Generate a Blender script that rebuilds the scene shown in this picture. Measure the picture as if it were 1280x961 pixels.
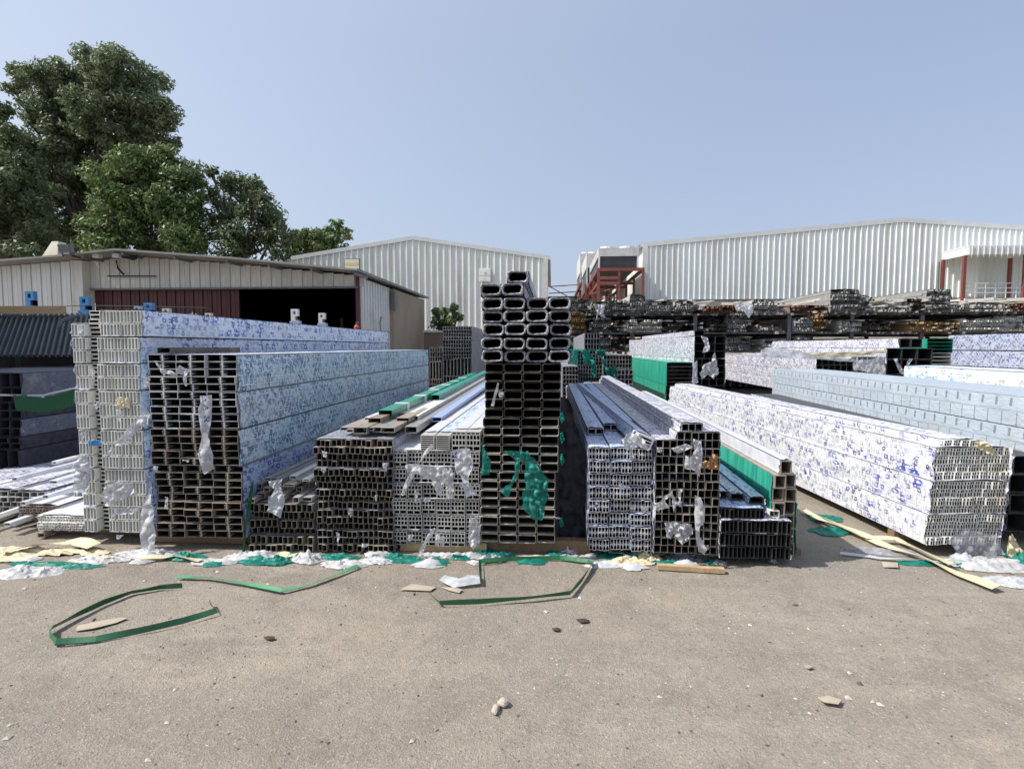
import bpy, bmesh, math, random
import numpy as np
from mathutils import Vector, noise as mnoise
from mathutils.geometry import delaunay_2d_cdt
random.seed(7)
rng = np.random.default_rng(11)
S = bpy.context.scene
for o in list(bpy.data.objects): bpy.data.objects.remove(o)
COL = S.collection

# ------------------------------------------------------------------ camera
FPX, YAW, PITCH, CZ = 700.0, math.atan(50/700.0), math.atan(47.0/700.0), 1.6
cd = bpy.data.cameras.new('camera'); cam = bpy.data.objects.new('camera', cd); COL.objects.link(cam)
cam.location = (0, 0, CZ); cam.rotation_euler = (math.pi/2-PITCH, 0, YAW)
cd.sensor_width = 36; cd.lens = 36*FPX/1280; cd.clip_start = 0.05; cd.clip_end = 3000
S.camera = cam
# ------------------------------------------------------------------ light
SUN_EL, SUN_AZ = 48.0, 13.0           # azimuth: degrees from -X (left) towards -Y (behind the camera)
w = bpy.data.worlds.new('World'); S.world = w; w.use_nodes = True
nt = w.node_tree; nt.nodes.clear()
sky = nt.nodes.new('ShaderNodeTexSky'); sky.sky_type = 'NISHITA'; sky.sun_disc = False
sky.sun_elevation = math.radians(SUN_EL)
sdir = Vector((-math.cos(math.radians(SUN_AZ))*math.cos(math.radians(SUN_EL)),
               -math.sin(math.radians(SUN_AZ))*math.cos(math.radians(SUN_EL)), math.sin(math.radians(SUN_EL))))
sky.sun_rotation = math.atan2(sdir.x, sdir.y)
sky.air_density = 1.0; sky.dust_density = 3.5; sky.ozone_density = 2.0; sky.altitude = 0
hs = nt.nodes.new('ShaderNodeMix'); hs.data_type = 'RGBA'; hs.inputs[0].default_value = 0.66
tcw = nt.nodes.new('ShaderNodeTexCoord'); dt = nt.nodes.new('ShaderNodeVectorMath'); dt.operation = 'DOT_PRODUCT'
nt.links.new(tcw.outputs['Generated'], dt.inputs[0]); dt.inputs[1].default_value = tuple(sdir)
mr = nt.nodes.new('ShaderNodeMapRange'); mr.interpolation_type = 'SMOOTHSTEP'; mr.inputs[1].default_value = -.25; mr.inputs[2].default_value = 1.0
nt.links.new(dt.outputs['Value'], mr.inputs[0])
sx_ = nt.nodes.new('ShaderNodeSeparateXYZ'); nt.links.new(tcw.outputs['Generated'], sx_.inputs[0])
mr2 = nt.nodes.new('ShaderNodeMapRange'); mr2.inputs[1].default_value = 0; mr2.inputs[2].default_value = .45; mr2.inputs[3].default_value = .55; mr2.inputs[4].default_value = 0
nt.links.new(sx_.outputs[2], mr2.inputs[0])
mx_ = nt.nodes.new('ShaderNodeMath'); mx_.operation = 'ADD'; nt.links.new(mr.outputs[0], mx_.inputs[0]); nt.links.new(mr2.outputs[0], mx_.inputs[1]); mx_.use_clamp = True
hz = nt.nodes.new('ShaderNodeMix'); hz.data_type = 'RGBA'; hz.inputs[6].default_value = (3.3, 4.0, 5.6, 1); hz.inputs[7].default_value = (5.3, 6.0, 7.2, 1)   # pale dust haze, thicker low down and towards the sun
nt.links.new(mx_.outputs[0], hz.inputs[0]); nt.links.new(hz.outputs[2], hs.inputs[7])
bg = nt.nodes.new('ShaderNodeBackground'); bg.inputs[1].default_value = 0.1
wo = nt.nodes.new('ShaderNodeOutputWorld')
nt.links.new(sky.outputs[0], hs.inputs[6]); nt.links.new(hs.outputs[2], bg.inputs[0]); nt.links.new(bg.outputs[0], wo.inputs[0])
sl = bpy.data.lights.new('sun', 'SUN'); sl.energy = 4.2; sl.angle = math.radians(0.6); sl.color = (1, .95, .87)
so = bpy.data.objects.new('sun', sl); COL.objects.link(so); so.rotation_euler = (-sdir).to_track_quat('-Z', 'Y').to_euler()
S.view_settings.view_transform = 'Standard'; S.view_settings.look = 'None'; S.view_settings.gamma = 1
S.view_settings.exposure = 0.5
S.render.engine = 'CYCLES'
S.render.resolution_x, S.render.resolution_y = 1024, 768

# ------------------------------------------------------------------ where a line of sight meets the plane Y = const
cF = Vector((-math.sin(YAW)*math.cos(PITCH), math.cos(YAW)*math.cos(PITCH), -math.sin(PITCH)))
cR = Vector((math.cos(YAW), math.sin(YAW), 0)); cU = cR.cross(cF)
def ray(u, v): return cF + cR*((u-640)/FPX) + cU*((480.5-v)/FPX)
def P(u, v, Y):
    r = ray(u, v); t = Y/r.y
    return Vector((r.x*t, Y, CZ+r.z*t))
def G(u, v, z=0.0):
    r = ray(u, v); t = (z-CZ)/r.z
    return Vector((r.x*t, r.y*t, z))
def PX(u, Y, v=520): return P(u, v, Y).x
def PZ(u, v, Y): return P(u, v, Y).z

# ------------------------------------------------------------------ materials
def newmat(name):
    m = bpy.data.materials.new(name); m.use_nodes = True
    n = m.node_tree; b = n.nodes['Principled BSDF']
    return m, n, b
def N(n, t, **k):
    x = n.nodes.new(t)
    for a, b in k.items(): setattr(x, a, b)
    return x
def mathn(n, op, a, b=None, c=None):
    x = N(n, 'ShaderNodeMath', operation=op)
    for i, q in enumerate((a, b, c)):
        if q is None: continue
        if isinstance(q, (int, float)): x.inputs[i].default_value = q
        else: n.links.new(q, x.inputs[i])
    return x.outputs[0]
def mixc(n, f, a, b):
    x = N(n, 'ShaderNodeMix', data_type='RGBA')
    for i, q in ((0, f), (6, a), (7, b)):
        if isinstance(q, (int, float)): x.inputs[i].default_value = q
        elif isinstance(q, tuple): x.inputs[i].default_value = (*q, 1)
        else: n.links.new(q, x.inputs[i])
    return x.outputs[2]
def coord(n, kind='Object', sc=(1, 1, 1)):
    tc = N(n, 'ShaderNodeTexCoord'); mp = N(n, 'ShaderNodeMapping'); mp.inputs['Scale'].default_value = sc
    n.links.new(tc.outputs[kind], mp.inputs[0]); return mp.outputs[0]
def noisen(n, co, sc, det=4, rough=.55, dist=0):
    x = N(n, 'ShaderNodeTexNoise'); x.inputs['Scale'].default_value = sc; x.inputs['Detail'].default_value = det
    x.inputs['Roughness'].default_value = rough; x.inputs['Distortion'].default_value = dist
    n.links.new(co, x.inputs['Vector']); return x.outputs[0]
def ramp(n, f, stops):
    x = N(n, 'ShaderNodeValToRGB'); e = x.color_ramp.elements
    while len(e) < len(stops): e.new(.5)
    for q, (p, c) in zip(e, stops):
        q.position = p; q.color = (c, c, c, 1) if isinstance(c, (int, float)) else (*c, 1)
    n.links.new(f, x.inputs[0]); return x.outputs[0]
def bump(n, b, h, st=.3, d=.01):
    x = N(n, 'ShaderNodeBump'); x.inputs['Strength'].default_value = st; x.inputs['Distance'].default_value = d
    n.links.new(h, x.inputs['Height']); n.links.new(x.outputs[0], b.inputs['Normal'])

def plain(name, col, col2=None, sc=6, rough=.6, metal=0, bst=.2, bsc=None, rnd=.0, dirt=None, spec=.5, stretch=(1, 1, 1)):
    m, n, b = newmat(name); co = coord(n, 'Object', stretch)
    col2 = col2 or tuple(c*.75 for c in col)
    f = ramp(n, noisen(n, co, sc, 6, .6), [(.3, 0.), (.7, 1.)])
    c = mixc(n, f, col, col2)
    if dirt:
        c = mixc(n, ramp(n, noisen(n, co, sc*.35, 5, .7), [(.5, 0.), (.75, .8)]), c, dirt)
    if rnd:
        oi = N(n, 'ShaderNodeObjectInfo')
        hsv = N(n, 'ShaderNodeHueSaturation'); n.links.new(c, hsv.inputs['Color'])
        n.links.new(mathn(n, 'MULTIPLY_ADD', oi.outputs['Random'], rnd, 1-rnd/2), hsv.inputs['Value']); c = hsv.outputs[0]
    n.links.new(c, b.inputs['Base Color'])
    b.inputs['Roughness'].default_value = rough; b.inputs['Metallic'].default_value = metal
    b.inputs['Specular IOR Level'].default_value = spec
    if bst: bump(n, b, noisen(n, co, bsc or sc*6, 4, .6), bst, .005)
    return m

def film(name, base, inks, cell=(.16, .09), dens=.4, fine=.35, fcell=(.03, .018), rough=.35, patch=None, dirt=(.42, .38, .33), bars=None, clean=None):
    """plastic film with rows of smudged marks; UV is in metres along / around the bundle"""
    m, n, b = newmat(name)
    uv = N(n, 'ShaderNodeUVMap').outputs[0]
    oi = N(n, 'ShaderNodeObjectInfo')
    cmb = N(n, 'ShaderNodeCombineXYZ'); n.links.new(mathn(n, 'MULTIPLY', oi.outputs['Random'], 37.), cmb.inputs[0]); n.links.new(mathn(n, 'MULTIPLY', oi.outputs['Random'], 11.), cmb.inputs[1])
    ad = N(n, 'ShaderNodeVectorMath', operation='ADD'); n.links.new(uv, ad.inputs[0]); n.links.new(cmb.outputs[0], ad.inputs[1])
    co = ad.outputs[0]
    c = mixc(n, ramp(n, noisen(n, co, 3.1, 4), [(.35, 0.), (.65, 1.)]), base, tuple(x*.86 for x in base))
    if patch:
        pc, amt = patch
        c = mixc(n, ramp(n, noisen(n, co, 1.1, 3), [(.5-.1, 0.), (.5+.1, amt)]), c, pc)
    for k, (ink, d, cs) in enumerate(inks):
        cs = (cs[0]*.72, cs[1]*.72); d = min(.9, d*1.15)
        mp = N(n, 'ShaderNodeMapping'); mp.inputs['Scale'].default_value = (1/cs[0], 1/cs[1], 1); mp.inputs['Location'].default_value = (k*3.31, k*1.73, 0)
        n.links.new(co, mp.inputs[0]); sx = N(n, 'ShaderNodeSeparateXYZ'); n.links.new(mp.outputs[0], sx.inputs[0])
        yr = sx.outputs[1]; row = mathn(n, 'FLOOR', yr); xr = mathn(n, 'ADD', sx.outputs[0], mathn(n, 'MULTIPLY', row, .37))
        cc = N(n, 'ShaderNodeCombineXYZ'); n.links.new(mathn(n, 'FLOOR', xr), cc.inputs[0]); n.links.new(row, cc.inputs[1]); cc.inputs[2].default_value = k*5.
        wn = N(n, 'ShaderNodeTexWhiteNoise', noise_dimensions='3D'); n.links.new(cc.outputs[0], wn.inputs['Vector'])
        sep = N(n, 'ShaderNodeSeparateColor'); n.links.new(wn.outputs['Color'], sep.inputs[0])
        warp = mathn(n, 'MULTIPLY', mathn(n, 'SUBTRACT', noisen(n, co, 42., 2), .5), .5)
        fx = mathn(n, 'ADD', mathn(n, 'FRACT', xr), warp); fy = mathn(n, 'ADD', mathn(n, 'FRACT', yr), warp)
        pres = mathn(n, 'GREATER_THAN', sep.outputs[0], 1-d)
        def band(v, lo, hi): return mathn(n, 'MULTIPLY', mathn(n, 'GREATER_THAN', v, lo), mathn(n, 'LESS_THAN', v, hi))
        box = mathn(n, 'MULTIPLY', band(fx, .18, .78), band(fy, .14, .86))
        rad = mathn(n, 'SQRT', mathn(n, 'ADD', mathn(n, 'POWER', mathn(n, 'ABSOLUTE', mathn(n, 'SUBTRACT', fx, .48)), 2.), mathn(n, 'POWER', mathn(n, 'ABSOLUTE', mathn(n, 'SUBTRACT', fy, .5)), 2.)))
        ring = band(rad, .17, .33)
        comb = mathn(n, 'MULTIPLY', box, mathn(n, 'MAXIMUM', mathn(n, 'LESS_THAN', fx, .34), band(mathn(n, 'FRACT', mathn(n, 'MULTIPLY', fy, 2.8)), .38, .8)))
        lshape = mathn(n, 'MULTIPLY', box, mathn(n, 'MAXIMUM', mathn(n, 'LESS_THAN', fy, .36), band(fx, .55, .74)))
        block = mathn(n, 'MULTIPLY', box, mathn(n, 'GREATER_THAN', rad, .15))
        pick = sep.outputs[1]
        st = mathn(n, 'ADD', mathn(n, 'ADD', mathn(n, 'MULTIPLY', ring, mathn(n, 'LESS_THAN', pick, .14)), mathn(n, 'MULTIPLY', comb, band(pick, .14, .46))),
                   mathn(n, 'ADD', mathn(n, 'MULTIPLY', lshape, band(pick, .46, .7)), mathn(n, 'MULTIPLY', block, mathn(n, 'GREATER_THAN', pick, .7))))
        f = mathn(n, 'MULTIPLY', pres, st)
        f = mathn(n, 'MULTIPLY', f, ramp(n, noisen(n, co, 6., 2), [(.36, .1), (.55, 1.)]))
        f = mathn(n, 'MULTIPLY', f, .9)
        c = mixc(n, f, c, ink)
    if fine:
        mp = N(n, 'ShaderNodeMapping'); mp.inputs['Scale'].default_value = (1/fcell[0], 1/fcell[1], 1); n.links.new(co, mp.inputs[0])
        fn = noisen(n, mp.outputs[0], 1.0, 2, .5)
        ff = ramp(n, fn, [(.52, 0.), (.58, fine)])
        c = mixc(n, ff, c, inks[0][0] if inks else (.4, .42, .45))
    if bars:      # evenly repeated pressed marks
        bc, bl, bh, d1 = bars
        sp = N(n, 'ShaderNodeSeparateXYZ'); n.links.new(uv, sp.inputs[0])
        fu = mathn(n, 'FRACT', mathn(n, 'ADD', mathn(n, 'DIVIDE', sp.outputs[0], bl), mathn(n, 'MULTIPLY', sp.outputs[1], .3)))
        fv = mathn(n, 'FRACT', mathn(n, 'DIVIDE', sp.outputs[1], bh))
        bar = mathn(n, 'MULTIPLY', mathn(n, 'LESS_THAN', fu, .07), mathn(n, 'LESS_THAN', fv, .42))
        dot = mathn(n, 'MULTIPLY', mathn(n, 'LESS_THAN', mathn(n, 'ABSOLUTE', mathn(n, 'SUBTRACT', fu, .5)), .09), mathn(n, 'LESS_THAN', mathn(n, 'ABSOLUTE', mathn(n, 'SUBTRACT', fv, .72)), .13))
        row = mathn(n, 'LESS_THAN', mathn(n, 'ABSOLUTE', mathn(n, 'SUBTRACT', fv, .45)), .03)
        c = mixc(n, mathn(n, 'MULTIPLY', mathn(n, 'MAXIMUM', bar, dot), .75), c, bc)
        c = mixc(n, mathn(n, 'MULTIPLY', row, .3), c, bc)
    c = mixc(n, ramp(n, noisen(n, co, 2.3, 6, .7), [(.55, 0.), (.8, .55)]), c, dirt)
    n.links.new(c, b.inputs['Base Color']); b.inputs['Roughness'].default_value = rough
    mpb = N(n, 'ShaderNodeMapping'); mpb.inputs['Scale'].default_value = (9, 22, 1); n.links.new(co, mpb.inputs[0])
    bump(n, b, noisen(n, mpb.outputs[0], 1.0, 5, .6, .8), .55, .02)
    return m

BLUE = (.03, .09, .42); NAVY = (.02, .03, .12); TEALI = (.06, .26, .3)
M = {}
M['alu_white'] = plain('coated_white_aluminium', (.76, .76, .73), (.62, .62, .58), 9, .5, .0, .15, rnd=.25, dirt=(.5, .42, .33))
M['alu_pale'] = plain('pale_mill_aluminium', (.62, .62, .64), (.48, .48, .5), 14, .4, .1, .15, rnd=.2)
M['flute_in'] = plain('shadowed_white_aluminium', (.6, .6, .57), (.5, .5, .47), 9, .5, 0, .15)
M['film_deep_shade'] = plain('shade_dark_film', (.045, .048, .058), (.02, .022, .028), 14, .6, 0, .4, 30, spec=.2)  # film and ends coloured near black to stand for the shade at left
M['alu_grey'] = plain('mill_grey_aluminium', (.42, .42, .41), (.3, .3, .29), 8, .42, .35, .15, rnd=.35)
M['alu_brown'] = plain('dusty_brown_aluminium', (.4, .34, .28), (.25, .2, .165), 9, .5, .2, .2, rnd=.3, dirt=(.3, .24, .18))
M['alu_dark_and_shade'] = plain('dusty_dark_and_shade_aluminium', (.1, .085, .07), (.05, .044, .038), 9, .5, .2, .2, rnd=.4, dirt=(.3, .26, .21))  # dark dusty tubes; inside hollow profiles it stands for their shade
M['alu_char_and_shade'] = plain('charcoal_and_shade_aluminium', (.06, .062, .065), (.03, .03, .032), 9, .45, .2, .2, rnd=.3)  # charcoal tubes, and the painted shade within hollow ends
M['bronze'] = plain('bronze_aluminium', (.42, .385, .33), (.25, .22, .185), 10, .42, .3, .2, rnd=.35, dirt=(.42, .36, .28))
M['clear'] = plain('clear_film_edge', (.5, .5, .55), (.05, .05, .06), 34, .25, 0, .5, 60)
M['film_s1'] = film('film_white_blue', (.8, .87, .97), [(BLUE, .55, (.2, .12)), (BLUE, .5, (.1, .07))], fine=.25, fcell=(.04, .03))
M['film_s2'] = film('film_blue_teal', (.62, .8, .9), [(BLUE, .55, (.1, .07)), (NAVY, .5, (.085, .06)), (TEALI, .5, (.13, .08))], fine=.35, fcell=(.02, .03), patch=((.68, .76, .8), .8))
M['film_s2b'] = film('film_blue_grey', (.5, .62, .84), [(BLUE, .6, (.13, .08)), (NAVY, .5, (.09, .06))], fine=.4, fcell=(.05, .02), patch=((.5, .5, .55), .7))
M['film_s6'] = film('film_pale_blue', (.62, .72, .9), [(BLUE, .3, (.14, .05)), (NAVY, .3, (.09, .04))], fine=.5, fcell=(.12, .008))
M['film_s9'] = film('film_white_navy_marks', (.66, .67, .71), [((.05, .06, .3), .3, (.11, .075)), ((.05, .05, .07), .34, (.08, .07)), ((.04, .07, .4), .12, (.2, .09))], fine=.3, fcell=(.018, .06), patch=((.72, .72, .73), .6), dirt=(.45, .43, .4))
M['film_s11'] = film('film_grey_blue_pressed', (.44, .51, .58), [], fine=0, bars=((.12, .15, .2), .17, .28, 0))
M['film_s12'] = film('film_white_speckled', (.72, .72, .76), [(NAVY, .7, (.1, .06)), ((.05, .05, .2), .6, (.07, .045))], fine=.5, fcell=(.02, .05))
M['film_s18'] = film('film_lilac_navy', (.5, .55, .67), [(NAVY, .7, (.16, .1)), ((.04, .06, .3), .6, (.2, .09))], fine=.25)
M['film_s19'] = film('film_white_cyan', (.78, .81, .84), [((.1, .45, .75), .25, (.3, .12)), ((.5, .35, .2), .15, (.25, .08)), (BLUE, .2, (.12, .06))], fine=.3)
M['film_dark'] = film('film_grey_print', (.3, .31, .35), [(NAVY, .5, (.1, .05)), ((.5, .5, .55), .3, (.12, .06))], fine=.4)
M['film_shade'] = film('film_shaded_grey_print', (.1, .103, .12), [(NAVY, .5, (.1, .05)), ((.22, .22, .25), .3, (.12, .06))], fine=.3, rough=.65)  # shaded copy of the grey printed film, darkness put into the colour
M['green_wrap'] = plain('ruffled_green_wrap', (.03, .42, .28), (.012, .2, .14), 3, .35, 0, .8, 14, stretch=(1, 5, .6), dirt=(.1, .45, .35))
M['film_teal'] = plain('teal_film', (.02, .33, .25), (.01, .2, .16), 7, .3, 0, .5, 20)
M['film_green'] = plain('green_film', (.02, .3, .19), (.012, .17, .11), 12, .3, 0, .5, 26)
M['film_white'] = plain('white_film', (.68, .69, .73), (.5, .52, .58), 8, .3, 0, .4, 22)
M['film_cream'] = plain('cream_foam_sheet', (.66, .58, .38), (.5, .44, .3), 5, .6, 0, .3, 22)
M['paper'] = plain('grey_paper', (.5, .52, .55), (.4, .42, .46), 5, .6, 0, .2, 12)
M['brown_paper'] = plain('brown_paper', (.5, .3, .13), (.36, .2, .09), 8, .7, 0, .3, 15)
M['cardboard'] = plain('cardboard', (.42, .36, .28), (.33, .28, .22), 8, .8, 0, .2)
M['wood'] = plain('timber', (.5, .36, .21), (.36, .24, .13), 6, .75, 0, .3, stretch=(1, 8, 8), rnd=.2)
M['wood_dark'] = plain('old_timber', (.26, .17, .1), (.16, .1, .06), 6, .8, 0, .3, stretch=(1, 8, 8), rnd=.3)
M['strap'] = plain('green_strap', (.03, .15, .065), (.02, .11, .05), 14, .4, 0, .1)
M['strap_pale'] = plain('pale_green_strap', (.11, .33, .17), (.08, .26, .14), 14, .4, 0, .1)
M['panel_white'] = plain('white_sheet_steel', (.78, .78, .75), (.68, .68, .65), 2.5, .45, 0, .1, rnd=.1, dirt=(.42, .38, .33))
M['panel_cream'] = plain('cream_sheet_steel', (.74, .72, .66), (.6, .57, .5), 3, .5, 0, .1, rnd=.16, dirt=(.33, .26, .19), stretch=(2, 2, .35))
M['panel_maroon'] = plain('maroon_sheet_steel', (.11, .03, .028), (.07, .02, .02), 3, .5, 0, .1, rnd=.15)
M['panel_pale'] = plain('pale_blue_sheet_steel', (.82, .85, .83), (.76, .79, .77), 1.2, .4, 0, .05, dirt=(.5, .5, .45), stretch=(2.5, 2.5, .18))
M['panel_worn'] = plain('worn_pale_sheet_steel', (.82, .84, .8), (.7, .72, .68), 1.6, .45, 0, .1, dirt=(.38, .34, .27), stretch=(2.5, 2.5, .3))
M['trim'] = plain('grey_trim', (.2, .2, .2), (.14, .14, .14), 4, .5, .2, .1)
M['trim_white'] = plain('white_trim', (.66, .67, .66), (.56, .57, .56), 3, .5, 0, .1)
M['roof_dark'] = plain('dark_roof_sheet', (.09, .1, .11), (.06, .065, .07), 3, .6, .1, .2)
M['roof_grey'] = plain('grey_roof_sheet', (.3, .29, .28), (.2, .19, .18), 3, .6, .1, .2)
M['plaster'] = plain('beige_plaster', (.42, .34, .25), (.36, .29, .21), 2, .85, 0, .3, dirt=(.28, .22, .17))
M['plinth'] = plain('cream_render', (.74, .7, .6), (.5, .46, .37), 1, .85, 0, .2, dirt=(.4, .36, .28))
M['brown_wall'] = plain('brown_block_wall', (.24, .19, .14), (.17, .13, .1), 3, .9, 0, .4)
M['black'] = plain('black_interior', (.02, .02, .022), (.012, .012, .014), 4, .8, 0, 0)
M['red_steel'] = plain('red_oxide_steel', (.25, .065, .048), (.17, .045, .035), 5, .5, .1, .1)
M['blue_paint'] = plain('blue_painted_steel', (.08, .3, .62), (.06, .22, .48), 20, .45, .1, .1, dirt=(.3, .3, .3))
M['grey_blue_paint'] = plain('pale_blue_painted_steel', (.36, .44, .58), (.28, .34, .44), 20, .5, .1, .1)
M['rack'] = plain('rack_steel', (.16, .16, .17), (.1, .1, .1), 5, .55, .3, .2)
M['rust'] = plain('rusty_profiles', (.3, .15, .09), (.18, .09, .06), 12, .6, .1, .2, rnd=.3)
M['wood_prof'] = plain('woodgrain_profiles', (.48, .33, .15), (.3, .19, .09), 14, .5, .1, .2, rnd=.3)
M['bark'] = plain('bark', (.12, .09, .065), (.07, .055, .04), 6, .9, 0, .5)
M['stone'] = plain('stone', (.46, .4, .33), (.36, .31, .26), 16, .9, 0, .4, 60)
M['unit_grey'] = plain('dull_white_casing', (.6, .6, .58), (.45, .44, .42), 3, .5, 0, .1, dirt=(.3, .26, .22))
M['glass'] = plain('lamp_glass', (.25, .28, .3), (.12, .13, .14), 20, .15, .2, 0)
M['yellow'] = plain('yellow_sign_face', (.62, .52, .2), (.5, .42, .2), 3, .6, 0, 0)
M['red'] = plain('red_paint', (.5, .09, .07), (.4, .06, .05), 6, .4, 0, 0)
M['stain'] = plain('dark_dung', (.07, .04, .03), (.04, .025, .02), 30, .8, 0, .5)
M['rope'] = plain('pale_rope', (.5, .5, .52), (.36, .36, .38), 30, .8, 0, 0)

def leafmat(name, a, b2):
    m, n, b = newmat(name)
    oi = N(n, 'ShaderNodeNewGeometry')
    co = coord(n, 'Object')
    f = ramp(n, noisen(n, co, .9, 4, .6), [(.35, 0.), (.65, 1.)])
    c = mixc(n, f, a, b2)
    hsv = N(n, 'ShaderNodeHueSaturation'); n.links.new(c, hsv.inputs['Color'])
    n.links.new(mathn(n, 'MULTIPLY_ADD', oi.outputs['Random Per Island'], .8, .6), hsv.inputs['Value'])
    n.links.new(hsv.outputs[0], b.inputs['Base Color']); b.inputs['Roughness'].default_value = .55
    tr = N(n, 'ShaderNodeBsdfTranslucent'); n.links.new(hsv.outputs[0], tr.inputs[0])
    mx = N(n, 'ShaderNodeMixShader'); mx.inputs[0].default_value = .3
    out = n.nodes['Material Output']
    n.links.new(b.outputs[0], mx.inputs[1]); n.links.new(tr.outputs[0], mx.inputs[2]); n.links.new(mx.outputs[0], out.inputs[0])
    return m
M['leaf_dark'] = leafmat('foliage_grey_green', (.12, .16, .08), (.19, .235, .12))
M['leaf_mid'] = leafmat('foliage_green', (.09, .14, .045), (.16, .22, .07))
M['leaf_far'] = leafmat('foliage_deep_green', (.08, .115, .05), (.13, .17, .075))

# ground material
def ground_mat():
    m, n, b = newmat('dusty_compacted_ground')
    co = coord(n, 'Object')
    big = ramp(n, noisen(n, co, .55, 5, .6, .4), [(.32, 0.), (.68, 1.)])
    c = mixc(n, big, (.335, .292, .235), (.25, .22, .182))
    tr = noisen(n, coord(n, 'Object', (.16, 1.5, 1)), .9, 4, .55, 1.2)
    c = mixc(n, ramp(n, tr, [(.4, .4), (.5, 0.)]), c, (.19, .168, .142))
    gy = ramp(n, noisen(n, co, .27, 4, .6), [(.45, 0.), (.7, .7)])
    c = mixc(n, gy, c, (.275, .262, .238))
    c = mixc(n, ramp(n, noisen(n, co, 1.7, 6, .7, .8), [(.5, 0.), (.64, .55)]), c, (.17, .15, .128))
    c = mixc(n, ramp(n, noisen(n, coord(n, 'Object', (.6, 3.2, 1)), 1.1, 5, .65, .5), [(.55, 0.), (.72, .4)]), c, (.4, .36, .305))
    c = mixc(n, ramp(n, noisen(n, coord(n, 'Object', (.22, .9, 1)), 1.0, 5, .6, .6), [(.48, 0.), (.62, .55)]), c, (.23, .2, .17))
    c = mixc(n, ramp(n, noisen(n, coord(n, 'Object', (.5, .5, 1)), .8, 4, .55, .3), [(.55, 0.), (.7, .5)]), c, (.33, .27, .205))
    mid = ramp(n, noisen(n, co, 7, 5, .65), [(.42, 0.), (.7, .5)])
    c = mixc(n, mid, c, (.2, .175, .15))
    v = N(n, 'ShaderNodeTexVoronoi'); v.inputs['Scale'].default_value = 130; n.links.new(co, v.inputs['Vector'])
    sp = N(n, 'ShaderNodeSeparateColor'); n.links.new(v.outputs['Color'], sp.inputs[0])
    c = mixc(n, ramp(n, sp.outputs[0], [(.0, 0.), (.8, 0.), (1., .4)]), c, (.5, .46, .4))
    c = mixc(n, ramp(n, sp.outputs[1], [(.0, 0.), (.82, 0.), (1., .5)]), c, (.12, .105, .09))
    c = mixc(n, ramp(n, noisen(n, co, 42, 3, .75), [(.53, 0.), (.72, .5)]), c, (.15, .13, .11))
    c = mixc(n, ramp(n, noisen(n, co, 30, 3, .75), [(.28, .3), (.45, 0.)]), c, (.4, .365, .305))
    fine = noisen(n, co, 150, 3, .7)
    c = mixc(n, ramp(n, fine, [(.5, 0.), (.75, .4)]), c, (.16, .14, .12))
    n.links.new(c, b.inputs['Base Color']); b.inputs['Roughness'].default_value = .95; b.inputs['Specular IOR Level'].default_value = .15
    h = mathn(n, 'ADD', mathn(n, 'MULTIPLY', noisen(n, co, 60, 5, .7), 1.0), mathn(n, 'MULTIPLY', v.outputs['Distance'], .6))
    h = mathn(n, 'ADD', h, mathn(n, 'MULTIPLY', noisen(n, co, 9, 4, .6), 2.0))
    bump(n, b, h, .6, .010)
    return m
M['ground'] = ground_mat()

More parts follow.
